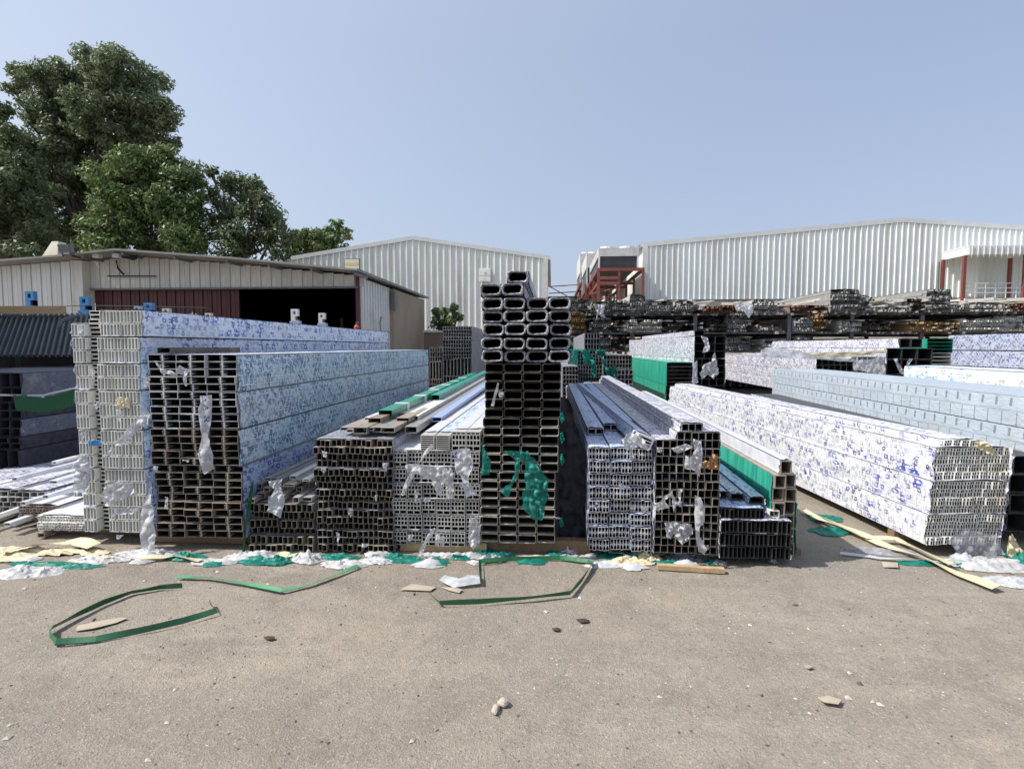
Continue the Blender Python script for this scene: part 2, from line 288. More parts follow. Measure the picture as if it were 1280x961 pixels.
# ------------------------------------------------------------------ object helpers
def empty(name, loc=(0, 0, 0), rz=0):
    o = bpy.data.objects.new(name, None); COL.objects.link(o); o.location = loc; o.rotation_euler = (0, 0, rz)
    o.empty_display_size = .1
    return o
def tag(o, label=None, cat=None, group=None, kind=None):
    if label: o['label'] = label
    if cat: o['category'] = cat
    if group: o['group'] = group
    if kind: o['kind'] = kind
    return o
def ob(name, me, parent=None, loc=(0, 0, 0), rot=(0, 0, 0)):
    o = bpy.data.objects.new(name, me); COL.objects.link(o); o.location = loc; o.rotation_euler = rot
    if parent: o.parent = parent
    return o
class MB:
    def __init__(s): s.v = []; s.f = []; s.mi = []; s.uv = []
    def quad(s, a, b, c, d, mi=0, uv=None):
        i = len(s.v); s.v += [a, b, c, d]; s.f.append((i, i+1, i+2, i+3)); s.mi.append(mi); s.uv.append(uv)
    def box(s, x0, y0, z0, x1, y1, z1, mi=0):
        i = len(s.v)
        s.v += [(x0, y0, z0), (x1, y0, z0), (x1, y1, z0), (x0, y1, z0), (x0, y0, z1), (x1, y0, z1), (x1, y1, z1), (x0, y1, z1)]
        for f in ((0, 3, 2, 1), (4, 5, 6, 7), (0, 1, 5, 4), (1, 2, 6, 5), (2, 3, 7, 6), (3, 0, 4, 7)):
            s.f.append(tuple(i+k for k in f)); s.mi.append(mi); s.uv.append(None)
    def bar(s, a, b, wd, hg=None, mi=0):
        a = Vector(a); b = Vector(b); d = (b-a).normalized(); hg = hg or wd
        up = Vector((0, 0, 1)) if abs(d.z) < .95 else Vector((0, 1, 0))
        r = d.cross(up).normalized()*wd/2; q = r.cross(d).normalized()*hg/2
        i = len(s.v)
        s.v += [tuple(p+x) for p in (a, b) for x in (-r-q, r-q, r+q, -r+q)]
        for f in ((0, 1, 2, 3), (7, 6, 5, 4), (0, 4, 5, 1), (1, 5, 6, 2), (2, 6, 7, 3), (3, 7, 4, 0)):
            s.f.append(tuple(i+k for k in f)); s.mi.append(mi); s.uv.append(None)
    def tube(s, pts, rad, n=6, mi=0):
        pts = [Vector(p) for p in pts]; rad = rad if isinstance(rad, (list, tuple)) else [rad]*len(pts)
        base = len(s.v)
        for k, p in enumerate(pts):
            d = (pts[min(k+1, len(pts)-1)]-pts[max(k-1, 0)]).normalized()
            up = Vector((0, 0, 1)) if abs(d.z) < .9 else Vector((0, 1, 0))
            r = d.cross(up).normalized(); q = r.cross(d)
            for j in range(n):
                a = 2*math.pi*j/n; s.v.append(tuple(p+(r*math.cos(a)+q*math.sin(a))*rad[k]))
        for k in range(len(pts)-1):
            for j in range(n):
                a = base+k*n+j; b = base+k*n+(j+1) % n
                s.f.append((a, b, b+n, a+n)); s.mi.append(mi); s.uv.append(None)
        s.f.append(tuple(base+j for j in range(n-1, -1, -1))); s.mi.append(mi); s.uv.append(None)
        e = base+(len(pts)-1)*n; s.f.append(tuple(e+j for j in range(n))); s.mi.append(mi); s.uv.append(None)
    def mesh(s, name, mats, smooth=False):
        me = bpy.data.meshes.new(name); me.from_pydata([tuple(v) for v in s.v], [], s.f)
        for m in (mats if isinstance(mats, (list, tuple)) else [mats]): me.materials.append(M[m] if isinstance(m, str) else m)
        me.polygons.foreach_set('material_index', s.mi)
        if any(u is not None for u in s.uv):
            ul = me.uv_layers.new(name='UVMap'); k = 0
            for u, f in zip(s.uv, s.f):
                for j in range(len(f)):
                    if u: ul.data[k].uv = u[j]
                    k += 1
        if smooth: me.polygons.foreach_set('use_smooth', [True]*len(s.f))
        me.update(); return me
    def obj(s, name, mats, parent=None, loc=(0, 0, 0), rot=(0, 0, 0), smooth=False):
        return ob(name, s.mesh(name, mats, smooth), parent, loc, rot)

# ------------------------------------------------------------------ extruded sections
def section_into(mb, ox, oz, oy, wd, hg, holes, L, depth, mi=0, back=True, tilt=0, mh=0):
    """a bar of size wd x hg x L along +Y whose near end is pierced by rectangular holes (blind cells, capped inside to keep them dark)"""
    def q(x, y, z): return (ox+x, oy+y, oz+z)
    xs = sorted({0, wd, *[h[0] for h in holes], *[h[2] for h in holes]}); zs = sorted({0, hg, *[h[1] for h in holes], *[h[3] for h in holes]})
    for i in range(len(xs)-1):
        for j in range(len(zs)-1):
            cx = (xs[i]+xs[i+1])/2; cz = (zs[j]+zs[j+1])/2
            if any(h[0] < cx < h[2] and h[1] < cz < h[3] for h in holes): continue
            mb.quad(q(xs[i], 0, zs[j]), q(xs[i+1], 0, zs[j]), q(xs[i+1], 0, zs[j+1]), q(xs[i], 0, zs[j+1]), mi)
    for (a, b, c, d) in holes:
        mb.quad(q(a, 0, b), q(a, depth, b), q(c, depth, b), q(c, 0, b), mh)
        mb.quad(q(a, 0, d), q(c, 0, d), q(c, depth, d), q(a, depth, d), mh)
        mb.quad(q(a, 0, b), q(a, 0, d), q(a, depth, d), q(a, depth, b), mh)
        mb.quad(q(c, 0, b), q(c, depth, b), q(c, depth, d), q(c, 0, d), mh)
        mb.quad(q(a, depth, b), q(a, depth, d), q(c, depth, d), q(c, depth, b), mh)  # added end cap shuts out light from the far end
    mb.quad(q(0, 0, 0), q(0, L, 0), q(0, L, hg), q(0, 0, hg), mi); mb.quad(q(wd, 0, 0), q(wd, 0, hg), q(wd, L, hg), q(wd, L, 0), mi)
    mb.quad(q(0, 0, 0), q(wd, 0, 0), q(wd, L, 0), q(0, L, 0), mi); mb.quad(q(0, 0, hg), q(0, L, hg), q(wd, L, hg), q(wd, 0, hg), mi)
    if back: mb.quad(q(0, L, 0), q(wd, L, 0), q(wd, L, hg), q(0, L, hg), mi)
def holes_rect(wd, hg, t, nx=1, nz=1, tm=None):
    tm = tm or t; out = []
    cw = (wd-2*t-(nx-1)*tm)/nx; ch = (hg-2*t-(nz-1)*tm)/nz
    for i in range(nx):
        for j in range(nz):
            x = t+i*(cw+tm); z = t+j*(ch+tm); out.append((x, z, x+cw, z+ch))
    return out
def sect_mesh(name, wd, hg, holes, L, depth, mat):
    mb = MB(); two_ = isinstance(mat, (list, tuple)); section_into(mb, 0, 0, 0, wd, hg, holes, L, depth, mh=1 if two_ else 0); return mb.mesh(name, mat)
def round_tube_mesh(name, wd, hg, t, r, L, depth, mats, seg=4, seed=0, wob=.004):
    """rounded rectangular tube with a film-wrapped rim; real inside, closed a way in by an added cap that keeps it dark"""
    rr = random.Random(seed); mb = MB()
    def loop(ins, y, wv):
        pts = []; x0, z0, x1, z1 = ins, ins, wd-ins, hg-ins; rad = max(r-ins*.3, .004)
        for (cx, cz, a0) in ((x1-rad, z1-rad, 0), (x0+rad, z1-rad, 90), (x0+rad, z0+rad, 180), (x1-rad, z0+rad, 270)):
            for k in range(seg+1):
                a = math.radians(a0+90*k/seg)
                pts.append((cx+rad*math.cos(a)+rr.uniform(-wv, wv), y+rr.uniform(-wv, wv)*1.5, cz+rad*math.sin(a)+rr.uniform(-wv, wv)))
        return pts
    loops = [loop(0, L, 0), loop(0, .25, wob*.5), loop(0, .06, wob), loop(.001, .0, wob), loop(t*.5, -.006, wob), loop(t, .004, wob*.6), loop(t*1.05, .04, wob*.6), loop(t, depth, 0)]
    n = len(loops[0])
    for l in loops: mb.v += l
    for k in range(len(loops)-1):
        for j in range(n):
            a = k*n+j; b = k*n+(j+1) % n
            mb.f.append((a, a+n, b+n, b)); mb.mi.append(0 if k < 6 else 1); mb.uv.append(None)
    mb.f.append(tuple(range(n))); mb.mi.append(0); mb.uv.append(None)
    mb.f.append(tuple((len(loops)-1)*n+j for j in range(n-1, -1, -1))); mb.mi.append(1); mb.uv.append(None)  # inner cap, added so the tube stays dark
    return mb.mesh(name, mats, True)

def sleeve_mesh(name, W, H, L, mat, bulge=.006, seed=0, faces='LRT', segs=26, lead=.0, lead_j=.03, sag=0):
    """printed film wrapped round a bundle: left, right, top skins with folds; ends open"""
    rr = random.Random(seed); mb = MB(); g = .004
    def nz(a, b, k): return mnoise.noise(Vector((a*2.2+seed*3.1, b*9+k*7.7, seed*1.3)))
    ys = [lead+ (L-lead-.002)*(i/segs)**1.25 for i in range(segs+1)]
    def strip(pfun, nlen, k):
        m = 4; grid = []
        for i, y in enumerate(ys):
            row = []
            for j in range(m+1):
                t = j/m; d = g+bulge*(.6+.8*nz(y, t*nlen, k))*(1 if 0 < j < m else .4)
                yy = y+(rr.uniform(-lead_j, lead_j*.5) if i == 0 else 0)
                row.append((pfun(t, d, yy), (y, t*nlen+k*.37)))
            grid.append(row)
        for i in range(segs):
            for j in range(m):
                a, b, c, d = grid[i][j], grid[i+1][j], grid[i+1][j+1], grid[i][j+1]
                mb.quad(a[0], b[0], c[0], d[0], 0, (a[1], b[1], c[1], d[1]))
    if 'L' in faces: strip(lambda t, d, y: (-d, y, t*H), H, 0)
    if 'T' in faces: strip(lambda t, d, y: (t*W, y, H+d), W, 1)
    if 'R' in faces: strip(lambda t, d, y: (W+d, y, (1-t)*H), H, 2)
    if 'E' in faces:
        mb.quad((-g, L, 0), (W+g, L, 0), (W+g, L, H+g), (-g, L, H+g), 0, ((0, 0), (W, 0), (W, H), (0, H)))
    me = mb.mesh(name, mat)
    bm = bmesh.new(); bm.from_mesh(me); bmesh.ops.remove_doubles(bm, verts=bm.verts, dist=.0004); bm.to_mesh(me); bm.free()
    me.polygons.foreach_set('use_smooth', [True]*len(me.polygons))
    return me

ORD = ['zeroth', 'first', 'second', 'third', 'fourth', 'fifth', 'sixth', 'seventh', 'eighth', 'ninth', 'tenth', 'eleventh', 'twelfth',
       'thirteenth', 'fourteenth', 'fifteenth', 'sixteenth', 'seventeenth', 'eighteenth', 'nineteenth', 'twentieth', 'twenty-first', 'twenty-second']
def from_top(k, n):
    if n == 1: return 'only layer'
    if k == 0: return 'bottom layer'
    if k == n-1: return 'top layer'
    if k < n/2: return ORD[k+1]+' layer up'
    return ORD[n-k]+' layer down'

seedc = [100]
def bundle(label, group, loc, L, nx, nz, cw, ch, mesh, W=None, H=None, filmmat=None, faces='LRT', rz=0, jit=.002, joined=None, name='profile_bundle', part='profile', skip=(), cat='bundle', bulge=.006, lead=.012, tilt=0, yj=.012, wrap='film_wrap'):
    e = empty(name, loc, rz); tag(e, label, cat, group)
    W = W or nx*cw; H = H or nz*ch; seedc[0] += 1; rr = random.Random(seedc[0])
    if joined:
        mb = MB(); holes, mat = joined
        for j in range(nz):
            dy0 = rr.uniform(-yj, yj); dx0 = rr.uniform(-jit, jit)*3; ph_ = rr.uniform(0, 6); sg_ = ch*.05
            for i in range(nx):
                if (i, j) in skip: continue
                section_into(mb, i*cw+rr.uniform(-jit, jit)+.0006+dx0, j*ch+.0006+sg_*math.sin(i*.55+ph_)*(1 if nx > 4 else 0), dy0+rr.uniform(-yj, yj)*.6, cw-.0012, ch-.0012, holes, L, min(L, .5), mh=1 if isinstance(mat, (list, tuple)) else 0)
        o = mb.obj('profiles', mat, e); o['kind'] = 'stuff'
    else:
        ms = mesh if isinstance(mesh, list) else [mesh]
        for j in range(nz):
            for i in range(nx):
                if (i, j) in skip: continue
                ob(part, rr.choice(ms), e, (i*cw+rr.uniform(-jit, jit), rr.uniform(-yj, yj), j*ch+rr.uniform(0, jit*.5)), (0, rr.uniform(-tilt, tilt), 0))
    if filmmat:
        ob(wrap, sleeve_mesh('film_wrap', W, H, L, filmmat, bulge, seedc[0], faces, lead=lead), e)
    return e

# ------------------------------------------------------------------ the ground
def axis(fine0, fine1, st, far, ratio=1.35):
    a = list(np.arange(fine0, fine1+st*.5, st)); d = st; x = a[-1]
    while x < far: d *= ratio; x += d; a.append(x)
    d = st; x = a[0]
    while x > -far: d *= ratio; x -= d; a.insert(0, x)
    return np.array(a)
def gheight(x, y):
    near = math.exp(-max(0, abs(y-2.8)-2.4)**2)*math.exp(-max(0, abs(x)-5)**2)
    v = Vector((x, y, 0))
    return near*(.010*mnoise.noise(v*1.3)+.006*mnoise.noise(v*4.1)+.003*mnoise.noise(v*11)+.0015*mnoise.noise(v*26))-.004
xs = axis(-5, 5.4, .04, 900); ys = axis(.6, 4.9, .04, 900)
vv = [(x, y, gheight(x, y)) for y in ys for x in xs]
nx_ = len(xs); ff = [(j*nx_+i, j*nx_+i+1, (j+1)*nx_+i+1, (j+1)*nx_+i) for j in range(len(ys)-1) for i in range(nx_-1)]
gm = bpy.data.meshes.new('ground'); gm.from_pydata(vv, [], ff); gm.materials.append(M['ground']); gm.polygons.foreach_set('use_smooth', [True]*len(ff))
tag(ob('ground', gm), kind='structure')

# gravel: loose stones on the dust
def gravel(name, cnt, smin, smax, mat, xr, yr, label):
    X = rng.uniform(*xr, cnt); Y = yr[0]+(yr[1]-yr[0])*rng.random(cnt)**1.2
    Sz = smin+(smax-smin)*rng.random(cnt)**5
    base = np.array([(1, 0, 0), (-1, 0, 0), (0, 1, 0), (0, -1, 0), (0, 0, 1), (0, 0, -.6)], float)
    fc = np.array([(0, 2, 4), (2, 1, 4), (1, 3, 4), (3, 0, 4), (2, 0, 5), (1, 2, 5), (3, 1, 5), (0, 3, 5)])
    ang = rng.uniform(0, 6.28, cnt)
    V = base[None]*(Sz[:, None, None]*rng.uniform(.6, 1.3, (cnt, 6, 1)))*np.array([1.2, .9, .55])
    c, s = np.cos(ang)[:, None], np.sin(ang)[:, None]
    vx = V[:, :, 0]*c-V[:, :, 1]*s+X[:, None]; vy = V[:, :, 0]*s+V[:, :, 1]*c+Y[:, None]
    gz = np.array([gheight(a, b) for a, b in zip(X, Y)])
    vz = V[:, :, 2]+gz[:, None]+Sz[:, None]*.15
    vs = np.stack([vx, vy, vz], -1).reshape(-1, 3); fs = (fc[None]+np.arange(cnt)[:, None, None]*6).reshape(-1, 3)
    me = bpy.data.meshes.new(name); me.from_pydata(vs.tolist(), [], fs.tolist()); me.materials.append(M[mat])
    tag(ob(name, me), label, 'gravel', kind='stuff')
def scrapmat(name, col, tr=.35, prints=None):
    m, n, b = newmat(name); co = coord(n, 'Object')
    c = mixc(n, ramp(n, noisen(n, co, 18, 4), [(.35, 0.), (.65, 1.)]), col, tuple(x*.7 for x in col))
    if prints:
        v = N(n, 'ShaderNodeTexVoronoi', distance='CHEBYCHEV'); v.inputs['Scale'].default_value = 14; n.links.new(co, v.inputs['Vector'])
        sp = N(n, 'ShaderNodeSeparateColor'); n.links.new(v.outputs['Color'], sp.inputs[0])
        f = mathn(n, 'MULTIPLY', mathn(n, 'GREATER_THAN', sp.outputs[0], .72), mathn(n, 'LESS_THAN', v.outputs['Distance'], .3))
        f = mathn(n, 'MULTIPLY', f, mathn(n, 'GREATER_THAN', noisen(n, co, 70, 1), .5))
        c = mixc(n, f, c, prints)
    n.links.new(c, b.inputs['Base Color']); b.inputs['Roughness'].default_value = .42; b.inputs['Specular IOR Level'].default_value = .35
    bump(n, b, noisen(n, co, 45, 4, .6), .2, .01)
    t = N(n, 'ShaderNodeBsdfTransparent'); tl = N(n, 'ShaderNodeBsdfTranslucent'); n.links.new(c, tl.inputs[0])
    m1 = N(n, 'ShaderNodeMixShader'); m1.inputs[0].default_value = .35; n.links.new(b.outputs[0], m1.inputs[1]); n.links.new(tl.outputs[0], m1.inputs[2])
    m2 = N(n, 'ShaderNodeMixShader'); n.links.new(ramp(n, noisen(n, co, 11, 3), [(.35, tr*.4), (.7, min(1., tr*1.5))]), m2.inputs[0]); n.links.new(m1.outputs[0], m2.inputs[1]); n.links.new(t.outputs[0], m2.inputs[2])
    n.links.new(m2.outputs[0], n.nodes['Material Output'].inputs[0]); return m
M['scrap_white'] = scrapmat('thin_white_film', (.84, .85, .88), .2)
M['scrap_clear'] = scrapmat('thin_clear_film', (.6, .62, .68), .5)
M['scrap_print'] = scrapmat('thin_printed_film', (.78, .8, .86), .16, (.05, .08, .35))
M['scrap_teal'] = scrapmat('thin_teal_film', (.015, .3, .24), .12)
M['navy_sheet'] = plain('black_plastic_and_gap_shade', (.014, .016, .026), (.008, .009, .014), 9, .65, 0, .4)
M['grit_a'] = plain('grit_grey', (.36, .33, .285), (.25, .225, .19), 40, .95, 0, 0)
M['grit_b'] = plain('grit_pale', (.58, .53, .46), (.38, .34, .29), 40, .95, 0, 0)
M['grit_c'] = plain('grit_dark', (.11, .1, .09), (.07, .06, .055), 40, .95, 0, 0)
gravel('gravel', 24000, .0012, .007, 'grit_a', (-4.6, 5), (.9, 4.6), 'grey grit scattered all over the dusty yard floor')
gravel('pale_gravel', 2600, .0012, .008, 'grit_b', (-4.6, 5), (.9, 4.6), 'pale chips scattered over the dusty yard floor')
gravel('dark_gravel', 4500, .0015, .009, 'grit_c', (-4.6, 5), (.9, 4.6), 'dark chips scattered over the dusty yard floor')

gravel('coarse_gravel', 260, .006, .02, 'grit_b', (-4.6, 5), (1.2, 4.4), 'scattered coarse pale stones on the yard floor')
gravel('coarse_dark_gravel', 160, .005, .016, 'grit_c', (-4.6, 5), (1.2, 4.4), 'scattered coarse dark stones on the yard floor')

# ================================================================== FRONT ROW OF STACKS
L0 = 6.7
def frontY(u, v, z=.07): return G(u, v, z).y
# --- S1: leftmost tall stack, white fluted profiles
Y1 = 4.22
x0 = PX(97, Y1, 560); x1 = PX(190, Y1, 560)
ztop = PZ(140, 393, Y1); zb = .1
pitch = (ztop-zb)/17.0
fw = .0275
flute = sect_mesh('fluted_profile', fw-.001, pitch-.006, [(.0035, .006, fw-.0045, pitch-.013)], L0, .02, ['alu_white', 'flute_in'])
slatw = .085
slat = sect_mesh('flat_channel', slatw, pitch/3.0-.004, [(.003, .005, slatw-.002, pitch/3.0-.009)], L0, .5, ['alu_white', 'alu_dark_and_shade'])
layers = [2, 3, 3, 3, 2, 2, 2]; z = zb; row = 0; nl = len(layers)
for k, nr in enumerate(layers):
    gx = x0+(.035-.006*k)+random.uniform(-.006, .006); gap = .012
    top = k == nl-1
    bundle('white fluted bundle, left column of the leftmost tall stack, %s' % from_top(k, nl), 'white fluted bundles of the leftmost tall stack',
           (gx, Y1+random.uniform(-.015, .015), z), L0, 4, nr if not top else 1, fw, pitch, flute, H=(nr if not top else 1)*pitch-.004, filmmat='film_s1', faces='LT', part='fluted_profile', jit=.001, yj=.004)
    bundle('white flat channels in the narrow column of leftmost tall stack, %s' % from_top(k, nl), 'white flat channel bundles of the leftmost tall stack',
           (gx+4*fw+.004, Y1+.05, z), L0, 1, nr*3, slatw, pitch/3.0, slat, part='flat_channel', jit=.004, yj=.01, tilt=.02)
    nw = 12
    bundle('white fluted wide bundle of the leftmost tall stack, %s' % from_top(k, nl), 'wide white fluted bundles of the leftmost tall stack',
           (gx+4*fw+slatw+.010+(.03 if top else 0), Y1+random.uniform(-.02, .01), z), L0, nw, nr, fw+.0012, pitch, flute, H=nr*pitch-.004, filmmat='film_s1', faces='RT', part='fluted_profile', jit=.001, yj=.004, bulge=.008)
    z += nr*pitch+gap*.5
S1R = x0+4*fw+slatw+12*fw+.06

# --- S2: tall stack of bronze slotted tubes
Y2 = 4.16
x0 = PX(191, Y2, 560); x1 = PX(299, Y2, 560)
zt = PZ(250, 444, Y2); zb = .095
rows = 25; ph = (zt-zb)/rows; cw = (x1-x0)/3.0
def clip_mesh(wd, hg, L, mat):
    mb = MB(); t = .0032
    section_into(mb, 0, 0, 0, wd, hg, [(t, t, wd*.47, hg-t), (wd*.53, t, wd-t, hg-t)], L, .6, mh=1)
    # hooked lips standing in the mouth of each half
    for (a, b) in ((.43, .57), ):
        mb.box(wd*a, -.002, hg*.55, wd*a+.005, .05, hg*.72); mb.box(wd*b-.005, -.002, hg*.3, wd*b, .05, hg*.46)
        mb.box(wd*a, -.002, hg*.3, wd*.47, .05, hg*.35); mb.box(wd*.53, -.002, hg*.68, wd*b, .05, hg*.73)
    return mb.mesh('slotted_tube', mat)
clipm_d = clip_mesh(cw-.003, ph-.003, L0, ['alu_pale', 'alu_char_and_shade']); clipm_b = clip_mesh(cw-.003, ph-.003, L0, ['bronze', 'alu_dark_and_shade']); clipm_c = clip_mesh(cw-.003, ph-.003, L0, ['alu_brown', 'alu_dark_and_shade'])  # blacker insides above, browner below: ground-bounced light put into the colours
z = zb
for k in range(5):
    xs_ = x0+[.015, .012, .0, .004, .0][k]
    mm = [clipm_c, clipm_b, clipm_b, clipm_d, clipm_d][k] if k != 2 else [clipm_b, clipm_c]
    bundle('bronze slotted tube bundle beside the white fluted stack, %s' % from_top(k, 5), 'bronze tube bundles of the second stack',
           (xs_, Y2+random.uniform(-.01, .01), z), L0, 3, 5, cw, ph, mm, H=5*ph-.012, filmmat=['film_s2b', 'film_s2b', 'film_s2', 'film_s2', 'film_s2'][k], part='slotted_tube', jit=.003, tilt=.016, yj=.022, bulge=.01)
    z += 5*ph+.002
# small dark tube left on top
o = sect_mesh('rectangular_tube', .11, .045, [(.004, .004, .106, .041)], 1.0, .6, 'alu_dark_and_shade')
tag(ob('rectangular_tube', o, None, (PX(200, Y2+.1), Y2+.1, z+.004)), 'lone dark rectangular tube lying on top of the bronze tube stack', 'tube')

# --- S3: low stack with loose channels on top
def small_stack(u0, u1, vtop, vbot, Y, nbund, ncol, rows_per, mat, lab, grp, filmmat='film_dark', t=.0021, shift=0):
    X0 = PX(u0, Y, 620); X1 = PX(u1, Y, 620); z0 = PZ((u0+u1)/2, vbot, Y); z1 = PZ((u0+u1)/2, vtop, Y)
    H = (z1-z0)/nbund; c = (X1-X0)/ncol; out = []
    for k in range(nbund):
        hh = (H-.006)/rows_per
        sk = set()
        for q in range(random.randint(0, 3)): sk.add((random.randrange(ncol), rows_per-1))
        bundle(lab % from_top(k, nbund), grp, (X0+random.uniform(-.008, .008), Y+random.uniform(-.03, .03), z0+k*H), L0, ncol, rows_per, c, hh, None,
               H=H-.006, filmmat=filmmat, joined=(holes_rect(c-.0012, hh-.0012, t), mat), jit=.0022, yj=.035, skip=sk, bulge=.004)
    return X0, X1, z0, z1
Y3 = 4.2
a3 = small_stack(314, 392, 628, 689, Y3, 3, 12, 2, ['bronze', 'alu_dark_and_shade'], 'small brown tube bundle of the low channel-strewn stack, %s', 'small brown tube bundles of the low stack')
a3b = small_stack(396, 491, 549, 689, Y3-.03, 8, 15, 2, ['bronze', 'alu_dark_and_shade'], 'small brown tube bundle of the wide brown stack, %s', 'small brown tube bundles of the wide brown stack')
# loose channels strewn over the low stack
def loose(label, group, a, b, wd, hg, mat, roll=0, t=.004, name='loose_channel', cat='channel', holes=None, depth=.6):
    a = Vector(a); b = Vector(b); d = b-a; L = d.length
    me = sect_mesh(name, wd, hg, holes or [(t, t, wd-t, hg-t)], L, min(depth, L*.9), mat)
    rot = d.to_track_quat('Y', 'Z').to_euler()
    o = ob(name, me, None, a, rot)
    tag(o, label, cat, group); return o
zl = a3[3]+.005
lvl = [zl]*30
for k in range(14):
    i = k % 7; u = 308+i*12+random.uniform(-3, 3); yy = Y3+random.uniform(-.08, .12)+(.0 if k < 7 else .15)
    zz = zl+.002+(k//7)*.055+random.uniform(0, .008)
    xx = PX(u, yy, 610)
    loose('%s loose channel from the left, %s course, on the low brown stack' % (ORD[i+1], 'lower' if k < 7 else 'upper'), 'loose channels on the low stack', (xx, yy, zz), (xx+random.uniform(-.05, .03), yy+5.6, zz+random.uniform(.01, .05)+.03), random.choice([.05, .065, .08]), random.choice([.035, .045]), random.choice(['alu_brown', 'alu_grey', 'bronze']))
for k in range(9):
    u = 330+k*8; yy = Y3+random.uniform(.0, .25); zz = zl+.115+random.uniform(0, .03)
    xx = PX(u, yy, 600)
    loose('%s flat bar from the left in the heap above the low brown stack' % ORD[k+1], 'loose bars on the upper heap', (xx, yy, zz), (xx+.1+random.uniform(-.05, .06), yy+5.2, zz+random.uniform(.0, .06)), random.choice([.06, .09, .04]), random.choice([.02, .03]), random.choice(['alu_grey', 'alu_white', 'alu_grey', 'bronze']))
# lower shelf of pale flat bars between the bronze stack and the heap
for k in range(8):
    u = 306+k*5; yy = Y3+.35+random.uniform(0, .5); zz = zl+.02+k*.014
    xx = PX(u, yy, 600)+.02
    loose('%s long pale flat bar from the bronze stack side' % ORD[k+1], 'pale flat bars against the bronze stack', (xx, yy, zz), (xx+.0, yy+5.8, zz+.05), .05, .022, random.choice(['alu_white', 'alu_grey', 'film_s2b']))

# --- long bars on top of the wide brown stack and of S4, some in green film
Y4 = 4.22
zt3 = a3b[3]; zt4 = PZ(545, 560, Y4)
def longs(cnt, ua, ub, z0, mats, lab, grp, ymin=.0, ymax=.9, wds=(.05, .08, .11), hgs=(.025, .04, .05), zr=.06):
    for k in range(cnt):
        u = ua+(ub-ua)*(k+.5)/cnt; yy = Y4+random.uniform(ymin, ymax); xx = PX(u, Y4, 560); zz = z0+random.uniform(0, zr)
        m = mats[k % len(mats)]
        o = loose(ORD[k+1]+' '+lab+', counted from left', grp, (xx, yy, zz), (xx+random.uniform(-.08, .08), yy+6.2-random.uniform(0, .4), zz+random.uniform(-.005, .04)), random.choice(wds), random.choice(hgs), m)
longs(6, 414, 478, zt3+.004, ['alu_brown', 'alu_grey', 'bronze'], 'dusty channel on the wide brown stack', 'channels along the top of the wide brown stack', 0, .12)
longs(6, 420, 480, zt3+.058, ['film_white', 'alu_white', 'alu_brown'], 'pale wrapped channel atop the wide brown stack', 'wrapped channels atop the wide brown stack', .25, .9, zr=.02)
for k, (u, yy, zz, wd, hg, m, lab) in enumerate([
        (452, 4.75, zt3+.10, .12, .06, 'film_green', 'green film wrapped bar with white tape, leftmost green bar atop the brown stack'),
        (474, 6.2, zt3+.11, .10, .06, 'film_teal', 'teal wrapped bar further back atop the wide brown stack'),
        (498, 4.5, zt3+.0, .1, .055, 'alu_grey', 'grey open-ended rectangular tube left of the slatted grey blocks'),
        (488, 4.9, zt3+.05, .08, .045, 'alu_white', 'pale plank-like bar beside the green wrapped bar'),
        (516, 5.0, zt3+.03, .09, .04, 'film_s6', 'bluish wrapped bar running back over the grey cellular stack')]):
    xx = PX(u, 4.3, 560)
    e = loose(lab, None, (xx, yy, zz), (xx-.02, yy+5.6, zz+.06), wd, hg, m, name='wrapped_bar' if 'film' in m else 'rectangular_tube', cat='bar')
    if 'green' in lab[:6]:
        for q in range(6):
            mb = MB(); mb.box(-.004, 0, -.004, wd+.004, .09+.03*(q % 2), hg+.004); t_ = mb.obj('tape', 'film_white', e, (0, .5+q*.75, 0))

# --- S4: blocks of grey cellular profiles
x0 = PX(492, Y4, 620); x1 = PX(600, Y4, 620); nb = 6; cw = (x1-x0)/nb
z0 = PZ(545, 681, Y4); z1 = PZ(545, 563, Y4); nr = 6; ch = (z1-z0)/nr
def cell_block(wd, hg, L, mat, kind=0):
    mb = MB(); t = wd*.05; hol = []
    if kind == 0:
        for r, (za, zc, n) in enumerate(((.03, .22, 2), (.31, .52, 4), (.6, .8, 4), (.87, .95, 3))):
            g = wd*.07; c = (wd-2*t-(n-1)*g)/n
            for i in range(n): hol.append((t+i*(c+g), hg*za, t+i*(c+g)+c, hg*zc))
    else:
        n = 7
        for i in range(n): hol.append((t, hg*(.04+i*.135), wd-t, hg*(.04+i*.135+.07)))
    section_into(mb, 0, 0, 0, wd, hg, hol, L, .4, mh=1); return mb.mesh('cellular_profile', [mat, 'alu_char_and_shade'])
M['alu_block'] = plain('grey_satin_aluminium', (.52, .51, .48), (.38, .37, .35), 14, .45, .15, .2, rnd=.25, dirt=(.3, .26, .22))
cb0 = cell_block(cw-.006, ch-.006, L0, 'alu_block'); cb1 = cell_block(cw-.006, ch-.006, L0, 'alu_block', 1)
for j in range(nr):
    e = empty('profile_bundle', (x0+(.006*(j % 2)), Y4+random.uniform(-.02, .01), z0+j*ch))
    tag(e, 'grey cellular block row of the film draped stack, %s' % from_top(j, nr), 'bundle', 'grey cellular bundles')
    for i in range(nb):
        ob('cellular_profile', cb0, e, (i*cw+random.uniform(-.002, .002), random.uniform(-.02, .02), random.uniform(0, .003)), (0, random.uniform(-.015, .015), 0))
    ob('film_wrap', sleeve_mesh('film_wrap', nb*cw, ch-.004, L0, 'film_white', .006, 900+j, 'LRT'), e)
